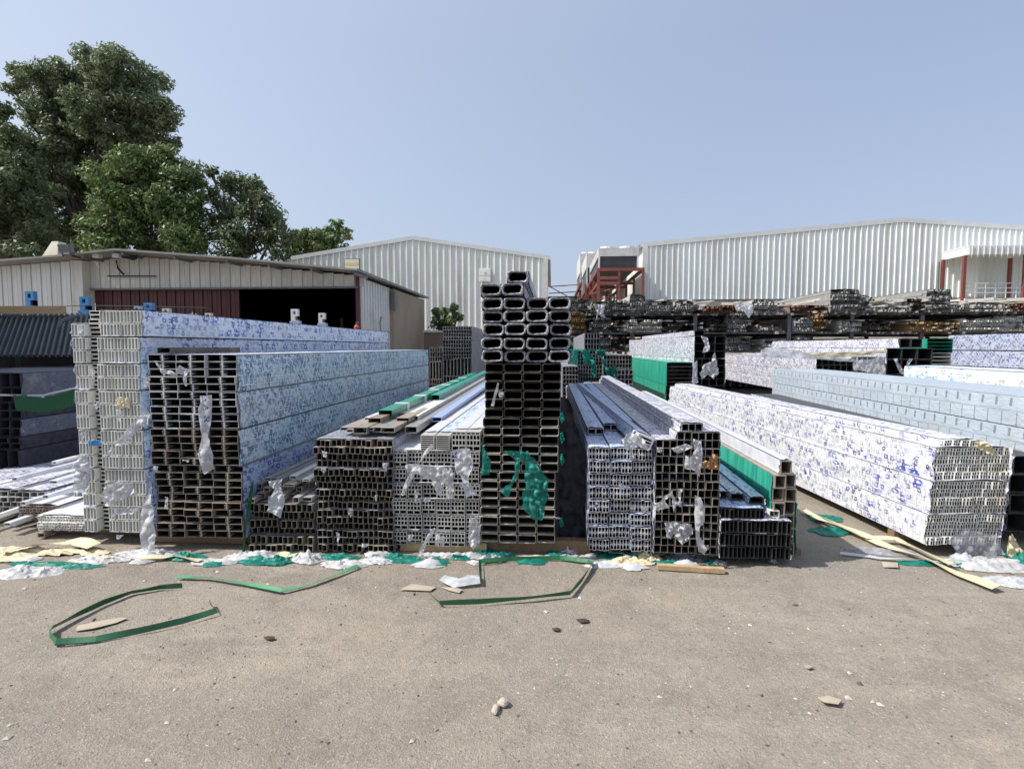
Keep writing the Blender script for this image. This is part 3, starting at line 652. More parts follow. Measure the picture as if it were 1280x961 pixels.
for q, (u, v, kk, lab) in enumerate([(526, 545, 1, 'left one of two grey slatted blocks on top of the grey cellular stack'), (545, 545, 1, 'right one of two grey slatted blocks on top of the grey cellular stack'),
                               (565, 538, 0, 'left one of two pale cellular blocks perched above the grey cellular stack'), (583, 538, 0, 'right one of two pale cellular blocks perched above the grey cellular stack')]):
    e = ob('cellular_profile', cb1 if kk else cb0, None, (PX(u, Y4, 560), Y4-.005, z1+.002+(.0 if kk else .0)))
    if not kk: e.scale = (1, 1, 1.25)
    tag(e, lab, 'profile')
    # film that runs back along its top
    ob('film_wrap', sleeve_mesh('film_wrap', cw-.006, (ch-.006), L0, 'film_white' if q != 1 else 'film_s6', .006, 930+q, 'LRT', lead=.15), e)

# --- S5: the tower
Y5 = 4.2
uw, uh = .165, .0955
tubes_up = [round_tube_mesh('tube', uw-.004, uh-.006, .0145, .03, 6.2, .7, ['clear', 'alu_char_and_shade'], seed=s, wob=.005) for s in range(5)]
lw, lh = .1445, .0705
tubes_lo = [round_tube_mesh('tube', lw-.002, lh-.002, .0075, .012, 6.2, .7, ['bronze', 'alu_dark_and_shade'], seir, seed=s, wob=.0012) if False else round_tube_mesh('tube', lw-.002, lh-.002, .0075, .012, 6.2, .7, ['bronze', 'alu_dark_and_shade'], 2, s, .0012) for s in range(4)]
tubes_lb = [round_tube_mesh('tube', lw-.002, lh-.002, .0075, .012, 6.2, .7, ['alu_dark_and_shade', 'alu_char_and_shade'], 2, s+9, .0012) for s in range(4)]
zlow = .1
nlo = 20; zsw = PZ(650, 454, Y5); lh2 = (zsw-zlow)/nlo
colw = ['leftmost', 'second from the left', 'third from the left', 'rightmost']
for j in range(nlo):
    xb = PX(600, Y5, 640) if j < 8 else PX(603.5 if j < 14 else 606, Y5, 520)
    for i in range(4):
        src = tubes_lo if (j < 11) else tubes_lb
        if 11 <= j < 14 and random.random() < .5: src = tubes_lo
        o = ob('tube', random.choice(src), None, (xb+i*lw+random.uniform(-.002, .002), Y5+random.uniform(-.014, .014), zlow+j*lh2), (0, random.uniform(-.006, .006), 0))
        o.scale = (1, 1, lh2/lh)
        tag(o, 'bronze tube of the central tower, %s row up, %s' % (ORD[j+1], colw[i]), 'tube', 'bronze tubes of the central tower')
zu = zlow+nlo*lh2+.004
film_top = []
for j in range(7):
    cols = [0, 1, 2, 3] if j < 5 else ([0, 1] if j == 5 else [1])
    xb = PX(602, Y5, 420)+[.0, .0, .008, .004, .0, -.012, .02][j]
    zj = zu+j*uh+(.012 if j >= 2 else 0)+(.01 if j >= 5 else 0)
    for i in cols:
        o = ob('tube', random.choice(tubes_up), None, (xb+i*(uw+.003)+random.uniform(-.004, .004), Y5+random.uniform(-.03, .03), zj+random.uniform(0, .003)), (0, random.uniform(-.03, .03), 0))
        nm = {0: 'bottom', 6: 'top'}.get(j, ORD[j+1]+' lowest')
        tag(o, 'black film wrapped tower tube, %s wrapped row%s' % (nm, '' if j == 6 else ', '+colw[i] if j < 5 else ', '+('left of the pair' if i == 0 else 'right of the pair')), 'tube', 'film wrapped tubes of the central tower')
        ob('film_wrap', sleeve_mesh('film_wrap', uw-.004, uh-.008, 6.15, 'film_s12' if j > 4 else 'film_dark', .004, 1200+j*4+i, 'LRT', segs=12, lead=.09), o)

# --- S6: pale H profiles in wrapped bundles
Y6 = 4.17
x0 = PX(736, Y6, 620); x1 = PX(816, Y6, 620); z0 = .07; z1 = PZ(775, 558, Y6); nr = 8; ch = (z1-z0)/nr; bw = (x1-x0)/3
hw = (bw-.012)/6
def h_mesh(wd, hg, L, mat):
    mb = MB(); s = .0035
    # two hourglass cells, above and below the web: stepped hole outlines
    hol = [(s*.7, s*1.2, wd-s*.7, hg*.3), (s*1.7, hg*.3, wd-s*1.7, hg*.46), (s*1.7, hg*.54, wd-s*1.7, hg*.7), (s*.7, hg*.7, wd-s*.7, hg-s*1.2)]
    section_into(mb, 0, 0, 0, wd, hg, hol, L, .6, mh=1)
    mb.box(-.0012, -.004, hg*.46, wd+.0012, -.0005, hg*.54)
    return mb.mesh('grooved_profile', mat)
M['alu_pale'] = plain('pale_mill_aluminium', (.62, .62, .64), (.48, .48, .5), 14, .4, .1, .15, rnd=.2)
hm = h_mesh(hw-.001, ch-.014, L0, ['alu_pale', 'alu_char_and_shade'])
for j in range(nr):
    for i in range(3):
        bundle('grooved pale profile bundle right of the tower, %s, %s column' % (from_top(j, nr), ['left', 'middle', 'right'][i]), 'grooved pale profile bundles',
               (x0+i*bw+(.0 if j % 3 else .006)+random.uniform(-.003, .003), Y6+random.uniform(-.02, .02), z0+j*ch+random.uniform(0, .002)), L0, 6, 1, hw, ch, hm, W=bw-.012, H=ch-.012,
               filmmat='film_s6', part='grooved_profile', jit=.001, tilt=.015, bulge=.005, lead=.004)
ztop6 = z0+nr*ch
# odd one lying over the corner
e = empty('profile_bundle', (PX(792, Y6, 545), Y6-.06, ztop6+.03)); tag(e, 'tilted pale two-cell profile lying askew over the corner of the grooved profile stack', 'profile')
mb = MB(); section_into(mb, 0, 0, 0, .12, .085, [(.01, .012, .11, .03), (.01, .036, .048, .052), (.066, .036, .11, .052), (.01, .058, .11, .074)], 5.8, .5)
mb.obj('profile', 'alu_pale', e, rot=(0, math.radians(22), 0)); e.rotation_euler = (.0, 0, math.radians(2))
ob('film_wrap', sleeve_mesh('film_wrap', .12, .085, 5.7, 'film_s6', .008, 77, 'LRT', lead=.12), e, rot=(0, math.radians(22), 0))
# several wrapped bundles along its top
for k in range(3):
    xx = x0+.02+k*bw
    e = bundle('blue wrapped bundle running back along the stack top, %s of three' % ['left', 'middle', 'right'][k], 'blue wrapped bundles on the grooved profile stack', (xx, Y6+.55+.25*k, ztop6+.002), 5.6, 2, 1, bw*.42, .05, None,
               H=.05, filmmat='film_s6', joined=(holes_rect(bw*.42-.0012, .0488, .003), 'alu_pale'), bulge=.012)

# --- S7: dark square tubes
Y7 = 4.13
x0 = PX(819, Y7, 620); x1 = PX(898, Y7, 620); z0 = .075; zt = PZ(855, 551, Y7); nrw = 14; ch = (zt-z0)/nrw; cw = (x1-x0)/9
sq_d = sect_mesh('square_tube', cw-.0015, ch-.0015, holes_rect(cw-.0015, ch-.0015, .0024), L0, .6, ['alu_grey', 'alu_char_and_shade'])
sq_b = sect_mesh('square_tube', cw-.0015, ch-.0015, holes_rect(cw-.0015, ch-.0015, .0024), L0, .6, ['bronze', 'alu_dark_and_shade'])
lay = [3, 3, 3, 3, 2]; z = z0; r0 = 0
for k, nr in enumerate(lay):
    bundle('dark square tube bundle of the film hung stack, %s' % from_top(k, 6), 'dark square tube bundles with hanging film',
           (x0+random.uniform(-.004, .004), Y7+random.uniform(-.01, .01), z), L0, 9, nr, cw, ch, [sq_b] if k < 3 else [sq_d, sq_b], H=nr*ch-.003, filmmat='film_s12', part='square_tube', jit=.002, tilt=.02, yj=.018)
    z += nr*ch+.001
bundle('short top bundle of dark square tubes, top layer of the stack with hanging white film', 'dark square tube bundles with hanging film', (x0+3*cw, Y7, z), L0, 6, 1, cw, ch, sq_d, filmmat='film_s12', part='square_tube', jit=.001)
bundle('three dark square tubes at the very peak of the stack with hanging white film', None, (x0+3.6*cw, Y7+.01, z+ch+.002), L0, 3, 1, cw, ch, sq_d, filmmat='film_s12', part='square_tube', jit=.001)

# --- S8: upright narrow dark channels, with loose wrapped bars on top
Y8 = 4.1
x0 = PX(901, Y8, 660); x1 = PX(988, Y8, 660); z0 = .06; zt = PZ(945, 649, Y8); nn = 16; cw = (x1-x0)/nn; ch = (zt-z0)/3
up = sect_mesh('channel', cw-.0015, ch-.012, holes_rect(cw-.0015, ch-.012, .003), 6.2, .6, ['alu_char_and_shade', 'alu_char_and_shade'])
for k in range(3):
    bundle('narrow upright black channels of the low right-end stack, %s' % from_top(k, 3), 'upright black channel bundles', (x0, Y8+random.uniform(-.01, .01), z0+k*ch), 6.2, nn, 1, cw, ch, up, H=ch-.01, filmmat='film_s12', faces='LRT', part='channel', jit=.001, tilt=.02, lead=.0)
z8 = z0+3*ch
bundle('short row of black channels on top of the low right-end stack', None, (x0+.005, Y8+.02, z8), 6.1, 10, 1, cw, ch*.8, sect_mesh('channel', cw-.0015, ch*.8-.01, holes_rect(cw-.0015, ch*.8-.01, .003), 6.1, .6, 'alu_char_and_shade'), H=ch*.8-.008, filmmat='film_s6', part='channel', jit=.001, tilt=.03)
for k, (dx, dy, dz, wd, hg, m, lab) in enumerate([
        (.0, .25, ch*.8+.01, .11, .05, 'film_s6', 'blue wrapped bar above the black channels, leftmost'), (.13, .2, ch*.8+.01, .09, .045, 'film_s12', 'white printed wrapped bar above the black channels, middle'),
        (.24, .12, ch*.8+.005, .10, .05, 'film_s6', 'blue wrapped bar above the black channels, rightmost'), (.36, .05, .0+.002, .07, .05, 'alu_white', 'bare pale channel beside the blue wrapped bars'),
        (.05, .6, ch*.8+.065, .09, .04, 'alu_grey', 'grey bar lying highest above the black channels')]):
    me = sect_mesh('wrapped_bar', wd, hg, holes_rect(wd, hg, .004), 5.6, .5, m if 'film' not in m else 'alu_dark_and_shade')
    e = ob('wrapped_bar', me, None, (x0+dx, Y8+dy, z8+dz), (.012, 0, -.01*k)); tag(e, lab, 'bar')
    if 'film' in m: ob('film_wrap', sleeve_mesh('film_wrap', wd, hg, 5.55, m, .006, 300+k, 'LRT'), e)

# --- S7b: square bronze tubes with green film on the left side
Y9 = 4.17
x0 = PX(966, Y9, 640); cw9 = .102; z9t = PZ(985, 593, Y9); ch9 = (z9t-.06)/6.0
tb = sect_mesh('square_tube', cw9*.82-.003, ch9-.004, holes_rect(cw9*.82-.003, ch9-.004, .0065), 6.4, .7, 'bronze')
for k in range(3):
    bundle('square bronze tubes in green film at right end, %s' % from_top(k, 3), 'square bronze tube bundles in green film', (x0+.0, Y9, .06+k*2*ch9), 6.4, 2, 2, cw9*.82, ch9, tb, H=2*ch9-.008, filmmat='green_wrap', faces='LR' if k < 2 else 'L', part='square_tube', jit=.002, yj=.03)
bundle('single square bronze tube crowning the green filmed right-end stack', None, (x0+cw9*.5, Y9+.02, .06+6*ch9), 6.4, 1, 1, cw9*.82, ch9, tb, filmmat='film_white', faces='LT', part='square_tube')

# --- S9: big white printed stack on the right
def two(uF, YF, uB, YB):
    a = Vector((PX(uF, YF, 560), YF, 0)); b = Vector((PX(uB, YB, 480), YB, 0)); d = b-a
    return a, d.length, -math.atan2(d.x, d.y)
a9, L9, r9 = two(1163, 4.42, 835, 11.0)
W9 = .58
z0 = .09; zt9 = PZ(1170, 557, 4.5)
lh9 = [.235, .25, .25]; tot = zt9-z0; sc = tot/(sum(lh9)); z = z0
for k in range(3):
    H = lh9[k]*sc; nzr = 4 if k else 4
    bundle('white printed bundle of the big right stack, %s' % from_top(k, 3), 'white printed bundles of the big right stack',
           (a9.x+[.0, .02, .05][k], 4.42+[0, .0, .02][k], z), L9, 26, nzr, W9/26, (H-.008)/nzr, None, W=W9-.01, H=H-.008, filmmat='film_s9', rz=r9, joined=(
               [(.003, .004, W9/26-.007, (H-.008)/nzr*.55), (.008, (H-.008)/nzr*.62, W9/26-.004, (H-.008)/nzr*.92)], ['alu_white', 'alu_dark_and_shade']), jit=.0008, yj=.012, bulge=.014, lead=.0)
    z += H+.0
bundle('short white printed bundle of small hooked profiles crowning the big white right stack', None, (a9.x+.12, 4.47, z), L9-.1, 12, 1, W9/26, .05, None, H=.05, filmmat='film_s9', rz=r9, joined=(
               [(.003, .004, W9/26-.007, .026), (.008, .03, W9/26-.004, .045)], ['alu_white', 'alu_dark_and_shade']), jit=.0008, yj=.012, bulge=.012)

# --- S10: far right, black square tubes under green wrap
Y10 = 4.75
x0 = PX(1259, Y10, 640); t10 = sect_mesh('square_tube', .15, .15, holes_rect(.15, .15, .006), 6, .8, 'alu_char_and_shade')
for k in range(4):
    bundle('black square tube bundle at the right edge, %s' % from_top(k, 4), 'black square tubes at the right edge', (x0+.01*k, Y10+random.uniform(-.02, .02), .1+k*.157), 6, 3, 1, .153, .153, t10, filmmat='film_s12', faces='L', part='square_tube', jit=.002)
e = bundle('bright green wrapped ribbed bundle lying on the black tubes at the right edge', None, (PX(1215, 6.0, 560), 5.6, .1+4*.157+.02), 5.2, 5, 2, .13, .05, None, filmmat='film_green', joined=(holes_rect(.128, .048, .003), 'alu_grey'), bulge=.01)

# --- S11: grey-blue pressed film stack running out of frame
uB, YB = 966, 11.0
aB = Vector((PX(uB, YB, 480), YB, 0)); aF = Vector((PX(1280, 5.0, 500), 5.0, 0)); d = (aB-aF); r11 = -math.atan2(d.x, d.y); aN = aB-d.normalized()*6.8
zz11 = [PZ(966, v, YB) for v in (512, 495, 478, 461)]
zz11[0] = zz11[1]-.27
for k in range(3):
    H = zz11[k+1]-zz11[k]-.008
    bundle('grey-blue film bundle behind the big white stack, %s' % from_top(k, 3), 'grey-blue long bundles', (aN.x, aN.y, zz11[k]), 6.8, 8, 2, .11, H/2, None, W=.88, H=H, filmmat='film_s11' if k else 'film_s12', rz=r11,
           joined=(holes_rect(.1088, H/2-.0012, .004), 'alu_grey'), bulge=.006)
# ================================================================== stacks further back
def backstack(labs, grp, uF, YF, vts, Wd, cells, mats, films, uB=None, Ln=6.5, faces='LRT', rz=0, t=.004, zbot=None, jit=.001):
    """layers from the bottom to the top; vts are the layer boundaries"""
    x = PX(uF, YF, 440); out = []
    zs = [PZ(uF, v, YF) for v in vts]
    for k in range(len(zs)-1):
        H = zs[k+1]-zs[k]-.006; nx, nz = cells[k % len(cells)]
        out.append(bundle(labs[k], grp, (x, YF+random.uniform(-.03, .03), zs[k]), Ln, nx, nz, Wd/nx, H/nz, None, W=Wd, H=H, filmmat=films[k % len(films)], faces=faces, rz=rz,
               joined=(holes_rect(Wd/nx-.0012, H/nz-.0012, t), mats[k % len(mats)]), jit=jit, bulge=.01, yj=.02))
    return out
backstack(['black tubes in speckled film behind the green bundles, %s layer' % s for s in ('lowest', 'middle', 'uppermost')], 'black tube bundles in speckled film',
          868, 11.3, [505, 482, 448, 420], .6, [(3, 3), (4, 4), (3, 3)], ['alu_char_and_shade'], ['film_s12'], rz=.06)
bundle('single black tube crowning the speckled film stack', None, (PX(868, 11.3, 430), 11.3, PZ(868, 419.5, 11.3)), 6.4, 1, 1, .19, .1, sect_mesh('square_tube', .188, .098, holes_rect(.188, .098, .006), 6.4, .6, 'alu_char_and_shade'), filmmat='film_s12', part='square_tube')
backstack(['green wrapped bundle of thin dark slats, %s layer, left of the black tube stack' % s for s in ('lower', 'upper')], 'green wrapped slat bundles', 834, 11.35, [505, 482, 453], .5, [(1, 6), (1, 6)], ['alu_dark_and_shade'], ['green_wrap'], Ln=6.5)
backstack(['white speckled film bundle, %s layer beside the black tube stack' % s for s in ('lowest', 'middle', 'uppermost')], 'white speckled bundles beyond the black tubes', 1022, 11.5, [495, 478, 464, 448], .68, [(7, 3), (7, 3), (6, 2)], ['alu_char_and_shade'], ['film_s12'], Ln=6.5)
backstack(['white wrapped bundle with printed end film, %s layer next to the big square tubes' % s for s in ('lower', 'upper')], 'printed end film bundles', 1066, 11.6, [485, 466, 446], .62, [(6, 3)], ['film_s12'], ['film_s12'], Ln=6.5)
backstack(['big dark square tube bundle, %s layer below the cream sheet' % s for s in ('lowest', 'middle', 'upper')], 'big dark square tubes', 1108, 11.8, [485, 468, 449, 435], .86, [(3, 1)], ['alu_char_and_shade'], ['film_s12'], Ln=6.5, t=.012)
backstack(['big dark square tube pair standing highest beside the cream sheet'], None, 1124, 11.8, [434.5, 423], .42, [(2, 1)], ['alu_char_and_shade'], ['film_s12'], Ln=6.5, t=.012)
backstack(['lilac printed low bundle behind the cream sheet'], None, 1090, 13.2, [440, 427], 1.2, [(8, 1)], ['alu_grey'], ['film_s18'], Ln=6.2)
backstack(['green netted bundle of slats, %s' % s for s in ('pale slatted lower layer', 'green upper layer')], None, 1157, 12.2, [460, 441, 423], .5, [(1, 4)], ['alu_white', 'film_green'], [None, 'green_wrap'], Ln=5)
for k, (va, vb) in enumerate([(480, 459), (456, 438), (437, 419)]):
    xb = PX(1185, 18, 440); z0_ = PZ(1185, va, 18); z1_ = PZ(1185, vb, 18)
    bundle('lilac film bundle with navy marks under the rack, %s layer' % ['lowest', 'middle', 'uppermost'][k], 'lilac film bundles', (xb-.0, 11.5, z0_), 6.5, 8, 3, .1, (z1_-z0_-.008)/3, None, W=.8, H=z1_-z0_-.008, filmmat='film_s18', joined=(holes_rect(.0988, (z1_-z0_-.008)/3-.0012, .004), 'alu_grey'), bulge=.01)
for k, (va, vb) in enumerate([(500, 478), (477, 457)]):
    xb = PX(1131, 11, 460); z0_ = PZ(1131, va, 11); z1_ = PZ(1131, vb, 11)
    bundle('white film bundle with pale cyan print, %s layer behind the grey-blue stack' % ['lower', 'upper'][k], 'white cyan print bundles', (xb, 4.6, z0_), 6.4, 8, 3, .1, (z1_-z0_-.008)/3, None, W=.8, H=z1_-z0_-.008, filmmat='film_s19', joined=(holes_rect(.0988, (z1_-z0_-.008)/3-.0012, .004), 'alu_grey'), bulge=.014)
# small square tubes with green rags, far centre
backstack(['small black square tube bundle, %s layer of the far stack draped in green rags' % s for s in ('lowest', 'middle', 'upper')], 'far small square tube bundles', 722, 11.5, [500, 476, 456, 438], .55, [(10, 4), (10, 4), (9, 4)], ['alu_grey'], ['film_green'], Ln=6)
backstack(['small black square tube bundle, %s layer right of the green rag stack' % s for s in ('lower', 'upper')], 'far small tube bundles on the right', 755, 11.3, [500, 470, 444], .55, [(10, 6), (9, 5)], ['alu_grey'], ['film_dark'], Ln=6)
backstack(['narrow upright grey slats standing on the green rag stack'], None, 731, 11.6, [437, 416], .3, [(5, 3)], ['alu_grey'], ['film_dark'], Ln=6)
backstack(['grey crumpled bundle end, %s, in front of the green wrapped bundle' % s for s in ('lower', 'upper')], None, 772, 11.1, [505, 480, 462], .3, [(4, 3)], ['alu_block'], ['film_dark'], Ln=4)
backstack(['pile of grey bundles at the foot of the far green rag stack'], None, 704, 11.2, [500, 458], .3, [(5, 8)], ['alu_block'], ['film_dark'], Ln=6)

# left of the tower: dark grey stack by the beige wall
backstack(['dark grey latticed bundle, %s of the stack left of the tower' % s for s in ('buried lowest layer', 'upright slatted layer', 'square celled layer', 'top layer')], 'dark latticed bundles left of the tower', 554, 12.2, [510, 470, 448, 425, 408], .62,
          [(9, 4), (8, 1), (11, 5), (11, 4)], ['alu_grey'], ['film_dark'], Ln=6)
backstack(['dark grey bundle, %s, against the brown wall' % s for s in ('lowest', 'middle', 'upper')], 'dark bundles against the brown wall', 537, 12.6, [500, 474, 452, 434], .28, [(5, 4), (4, 1), (5, 3)], ['alu_block'], ['film_dark'], Ln=5)
bundle('pale topped bundle with dark ends lying at the far end of the low stack', None, (PX(534, 8.6, 480), 8.6, PZ(534, 497, 8.6)), 3.6, 4, 3, .07, .045, None, filmmat='film_white', joined=(holes_rect(.0688, .0438, .003), 'alu_dark_and_shade'), bulge=.006)

# ================================================================== BUILDINGS
def sheet_mesh(name, wd, mat, rib=.03, rw=.03, thick=.03):
    """one ribbed panel, 1 m tall (scaled to its height), rib along its right edge"""
    mb = MB(); mb.box(0, 0, 0, wd-.006, thick, 1); mb.box(wd-rw-.006, -rib, 0, wd-.006, 0, 1); mb.box(wd*.45, -rib*.3, 0, wd*.45+rw*.5, 0, 1)
    return mb.mesh(name, mat)
def ribbed_into(mb, xa, xb, zlo, ztop, Y, p, rib=.055, rw=.06, thick=.04, mi=0, along='x', mi2=None):
    n = max(1, int(round((xb-xa)/p))); st = (xb-xa)/n
    for i in range(n):
        a = xa+i*st; b = a+st; za, zb_ = ztop(a), ztop(b); zl = zlo(a) if callable(zlo) else zlo
        def q(x, y, z): return (x, Y+y, z) if along == 'x' else (Y+y, x, z)
        mb.quad(q(a, 0, zl), q(b, 0, zl), q(b, 0, zb_), q(a, 0, za), mi)
        zc = za; r = rw/2
        mb.quad(q(a-r, -.001, zl), q(a-r*.6, -rib, zl), q(a-r*.6, -rib, zc), q(a-r, -.001, zc), mi)
        mb.quad(q(a-r*.6, -rib, zl), q(a+r*.6, -rib, zl), q(a+r*.6, -rib, zc), q(a-r*.6, -rib, zc), mi)
        mb.quad(q(a+r*.6, -rib, zl), q(a+r, -.001, zl), q(a+r, -.001, zc), q(a+r*.6, -rib, zc), mi)
        mb.quad(q(a+st*.5-.01, -.012, zl), q(a+st*.5+.01, -.012, zl), q(a+st*.5+.01, -.012, (za+zb_)/2), q(a+st*.5-.01, -.012, (za+zb_)/2), mi)

# ---- workshop on the left
YW = 15.0
shop = empty('workshop', (PX(300, YW, 420), YW, 0)); tag(shop, 'low cream sheet steel workshop with maroon panels and a dark open bay', 'workshop')
def put(o):            # make a world-placed mesh a child of the workshop
    o.location = o.location-shop.location; o.parent = shop; return o
def zroofL(x):     # underside of the front roof edge
    u = 690+x*FPX/YW
    pts = [(-400, 352), (90, 323), (150, 318), (300, 330), (450, 345), (520, 352)]
    for (a, b), (c, d_) in zip(pts, pts[1:]):
        if u <= c: v = b+(d_-b)*(u-a)/(c-a); break
    return PZ(300, v, YW)
pw = 13.6*YW/FPX
pc = sheet_mesh('panel', pw, 'panel_cream'); pm = sheet_mesh('panel', 12.4*YW/FPX, 'panel_maroon'); pwht = sheet_mesh('panel', pw, 'panel_white')
zf = PZ(300, 359, YW)
x = PX(116, YW, 400); xe = PX(448, YW, 400)
while x < xe-.05:
    h = min(zroofL(x), zroofL(x+pw))-.02-zf
    o = put(ob('panel', pc, None, (x, YW, zf))); o.scale = (1, 1, h); x += pw
x = PX(116, YW, 400); xe = PX(289, YW, 400); st = 12.4*YW/FPX
while x < xe-.05:
    o = put(ob('panel', pm, None, (x, YW+.12, 0))); o.scale = (1, 1, zf+.02); x += st
x = PX(101, YW, 400)-pw*24; xe = PX(101, YW, 400)
for k in range(24):
    xx = xe-(k+1)*pw; h = min(zroofL(xx), zroofL(xx+pw))-.03
    o = put(ob('panel', pwht, None, (xx, YW-.25, 0))); o.scale = (1, 1, h)
mb = MB(); mb.box(PX(101.5, YW, 400), YW-.27, 0, PX(115.5, YW, 400), YW+.1, zroofL(PX(108, YW, 400))-.03); put(mb.obj('corner_panel', 'panel_cream'))
mb = MB(); mb.box(PX(115, YW, 400), YW-.05, zf-.05, PX(449, YW, 400), YW+.1, zf-.004); put(mb.obj('lintel', 'trim'))
# side wall going back, then the beige block
Xs = PX(448, YW, 400)
Yb = 18.0; Ye = 22.4
def zside(y): return PZ(448, 345, YW)-.02
mb = MB()
n = 12
for k in range(n):
    a = YW+(Yb-YW)*k/n; b = YW+(Yb-YW)*(k+1)/n
    mb.box(Xs-.04, a, 0, Xs, b-.01, zside(a)); mb.box(Xs, a, 0, Xs+.03, a+.04, zside(a))
put(mb.obj('side_wall', 'panel_white'))
mb = MB(); mb.box(Xs-.05, YW-.04, 0, Xs+.05, YW+.06, zside(0)); put(mb.obj('corner_post', 'panel_maroon'))
mb = MB(); mb.box(Xs-.3, Yb, 0, Xs+.12, Ye, zside(0)-.02); put(mb.obj('plaster_block', 'plaster'))
mb = MB(); mb.box(Xs+.1, Yb-.12, zside(0)-.7, Xs+.2, Yb+.2, zside(0)-.1); put(mb.obj('junction_box', 'trim'))
# dark bay: room walls and ceiling coloured black for its shade, racks inside
xl = PX(289, YW, 400)
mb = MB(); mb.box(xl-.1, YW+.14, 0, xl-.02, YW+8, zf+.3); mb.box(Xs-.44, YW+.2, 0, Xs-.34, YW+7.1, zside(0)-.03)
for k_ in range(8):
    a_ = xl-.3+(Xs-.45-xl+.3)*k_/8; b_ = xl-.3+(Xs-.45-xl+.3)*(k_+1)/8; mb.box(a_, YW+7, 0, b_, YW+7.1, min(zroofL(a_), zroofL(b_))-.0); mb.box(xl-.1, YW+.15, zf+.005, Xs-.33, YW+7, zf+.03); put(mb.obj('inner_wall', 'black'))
mb = MB()
for k in range(5):
    xx = xl+.4+k*.62; mb.box(xx, YW+3+k*.4, 0, xx+.08, YW+3.1+k*.4, 2.6); mb.box(xx-.3, YW+3.2, 1.7+.1*(k % 3), xx+.3, YW+4.2, 1.85+.1*(k % 3))
put(mb.obj('shelving', 'trim'))
# roof sheets
mb = MB(); zt_ = .05; over = .75
us = [-420, -200, 0, 90]; 
def rf(u, y, dz=0): 
    xx = (u-690)*YW/FPX; return (xx, y, zroofL(xx)+dz)
for (a, b) in zip(us, us[1:]):
    for dz, fl in ((0, 1), (zt_, 0)):
        mb.quad(rf(a, YW-over, dz), rf(b, YW-over, dz), rf(b, YW+7.5, dz-.2), rf(a, YW+7.5, dz-.2))
    mb.quad(rf(a, YW-over, 0), rf(b, YW-over, 0), rf(b, YW-over, zt_), rf(a, YW-over, zt_))
put(mb.obj('roof', 'roof_grey'))
mb = MB()
us = [92, 150, 225, 300, 375, 456]
for (a, b) in zip(us, us[1:]):
    for dz in (0, zt_): mb.quad(rf(a, YW-over, dz+.02), rf(b, YW-over, dz+.02), rf(b, Ye+.3, dz+.02), rf(a, Ye+.3, dz+.02))
    mb.quad(rf(a, YW-over, .02), rf(b, YW-over, .02), rf(b, YW-over, zt_+.02), rf(a, YW-over, zt_+.02))
mb.quad(rf(456, YW-over, .02), rf(456, Ye+.3, .02), rf(456, Ye+.3, zt_+.04), rf(456, YW-over, zt_+.04))
put(mb.obj('roof', 'roof_grey'))
mb = MB()
for u in (105, 158, 225, 292, 345, 398, 452):
    x_ = (u-690)*YW/FPX; zz_ = zroofL(x_)-.05
    mb.bar((x_, YW-over+.05, zz_), (x_+.02, YW+.2, zz_), .05, .07)
put(mb.obj('purlin', 'trim'))
mb = MB(); mb.tube([(PX(158, YW), YW-.1, PZ(158, 326, YW)), (PX(160, YW), YW-.12, PZ(160, 336, YW)), (PX(167, YW), YW-.12, PZ(167, 344, YW))], .025); mb.bar((PX(145, YW), YW-.08, PZ(145, 345.5, YW)), (PX(205, YW), YW-.08, PZ(205, 345.5, YW)), .03); put(mb.obj('conduit', 'black'))
for u in (122, 147):
    mb = MB(); c = P(u, 321, YW-.5); mb.box(c.x-.09, c.y-.08, c.z-.03, c.x+.09, c.y+.08, c.z+.08); put(mb.obj('lamp', 'trim_white'))
mb = MB(); 
for a in range(7): mb.tube([P(168+2*math.sin(a)*2, 322+math.cos(a*1.7)*2.5, YW-.4+.1*math.sin(a*2)), P(152+a*3, 321+a*.5, YW-.45)], .03)
put(mb.obj('cable_coil', 'black'))
# floodlight and hood on the roof
fl = empty('floodlight', P(83, 321, 14.2)); tag(fl, 'square grid floodlight standing on the workshop roof beside the cream hood', 'floodlight')
mb = MB(); mb.box(-.17, -.02, .1, .17, .1, .32); mb.box(-.12, .0, 0, -.1, .04, .12); mb.box(.1, .0, 0, .12, .04, .12); mb.obj('housing', 'trim', fl, rot=(.2, 0, 0))
mb = MB()
for i in range(5):
    for j in range(3): mb.box(-.155+i*.063, -.035, .115+j*.066, -.1+i*.063, -.022, .172+j*.066)
mb.obj('lens', 'glass', fl, rot=(.2, 0, 0))
hd = empty('roof_hood', P(69, 322, 14.7)); tag(hd, 'cream sheet metal hood on the workshop roof left of the floodlight', 'hood')
mb = MB(); i = 0; mb.v = [(-.2, -.2, 0), (.25, -.2, 0), (.25, .25, 0), (-.2, .25, 0), (.02, -.1, .42), (.2, -.1, .42), (.2, .15, .42), (.02, .15, .42)]
for f in ((0, 1, 5, 4), (1, 2, 6, 5), (2, 3, 7, 6), (3, 0, 4, 7), (4, 5, 6, 7)): mb.f.append(f); mb.mi.append(0); mb.uv.append(None)
mb.obj('hood', 'plinth', hd)
# yellow sign on the roof corner
sg = empty('sign', P(440, 338.5, 14.6)); tag(sg, 'small faded yellow and white framed sign standing at the workshop roof corner', 'sign')
mb = MB(); w2, h2 = .21, .3; mb.box(-w2, 0, .02, w2, .04, .02+h2); mb.box(-.02, .01, -.05, .02, .03, .02); mb.obj('board', 'trim', sg)
mb = MB(); mb.box(-w2+.02, -.006, .13, w2-.02, -.001, .2); mb.obj('stripe', 'yellow', sg)
mb = MB(); mb.box(-w2+.02, -.004, .04, w2-.02, -.0005, .127); mb.box(-w2+.02, -.004, .203, w2-.02, -.0005, h2); mb.obj('panel', 'plinth', sg)

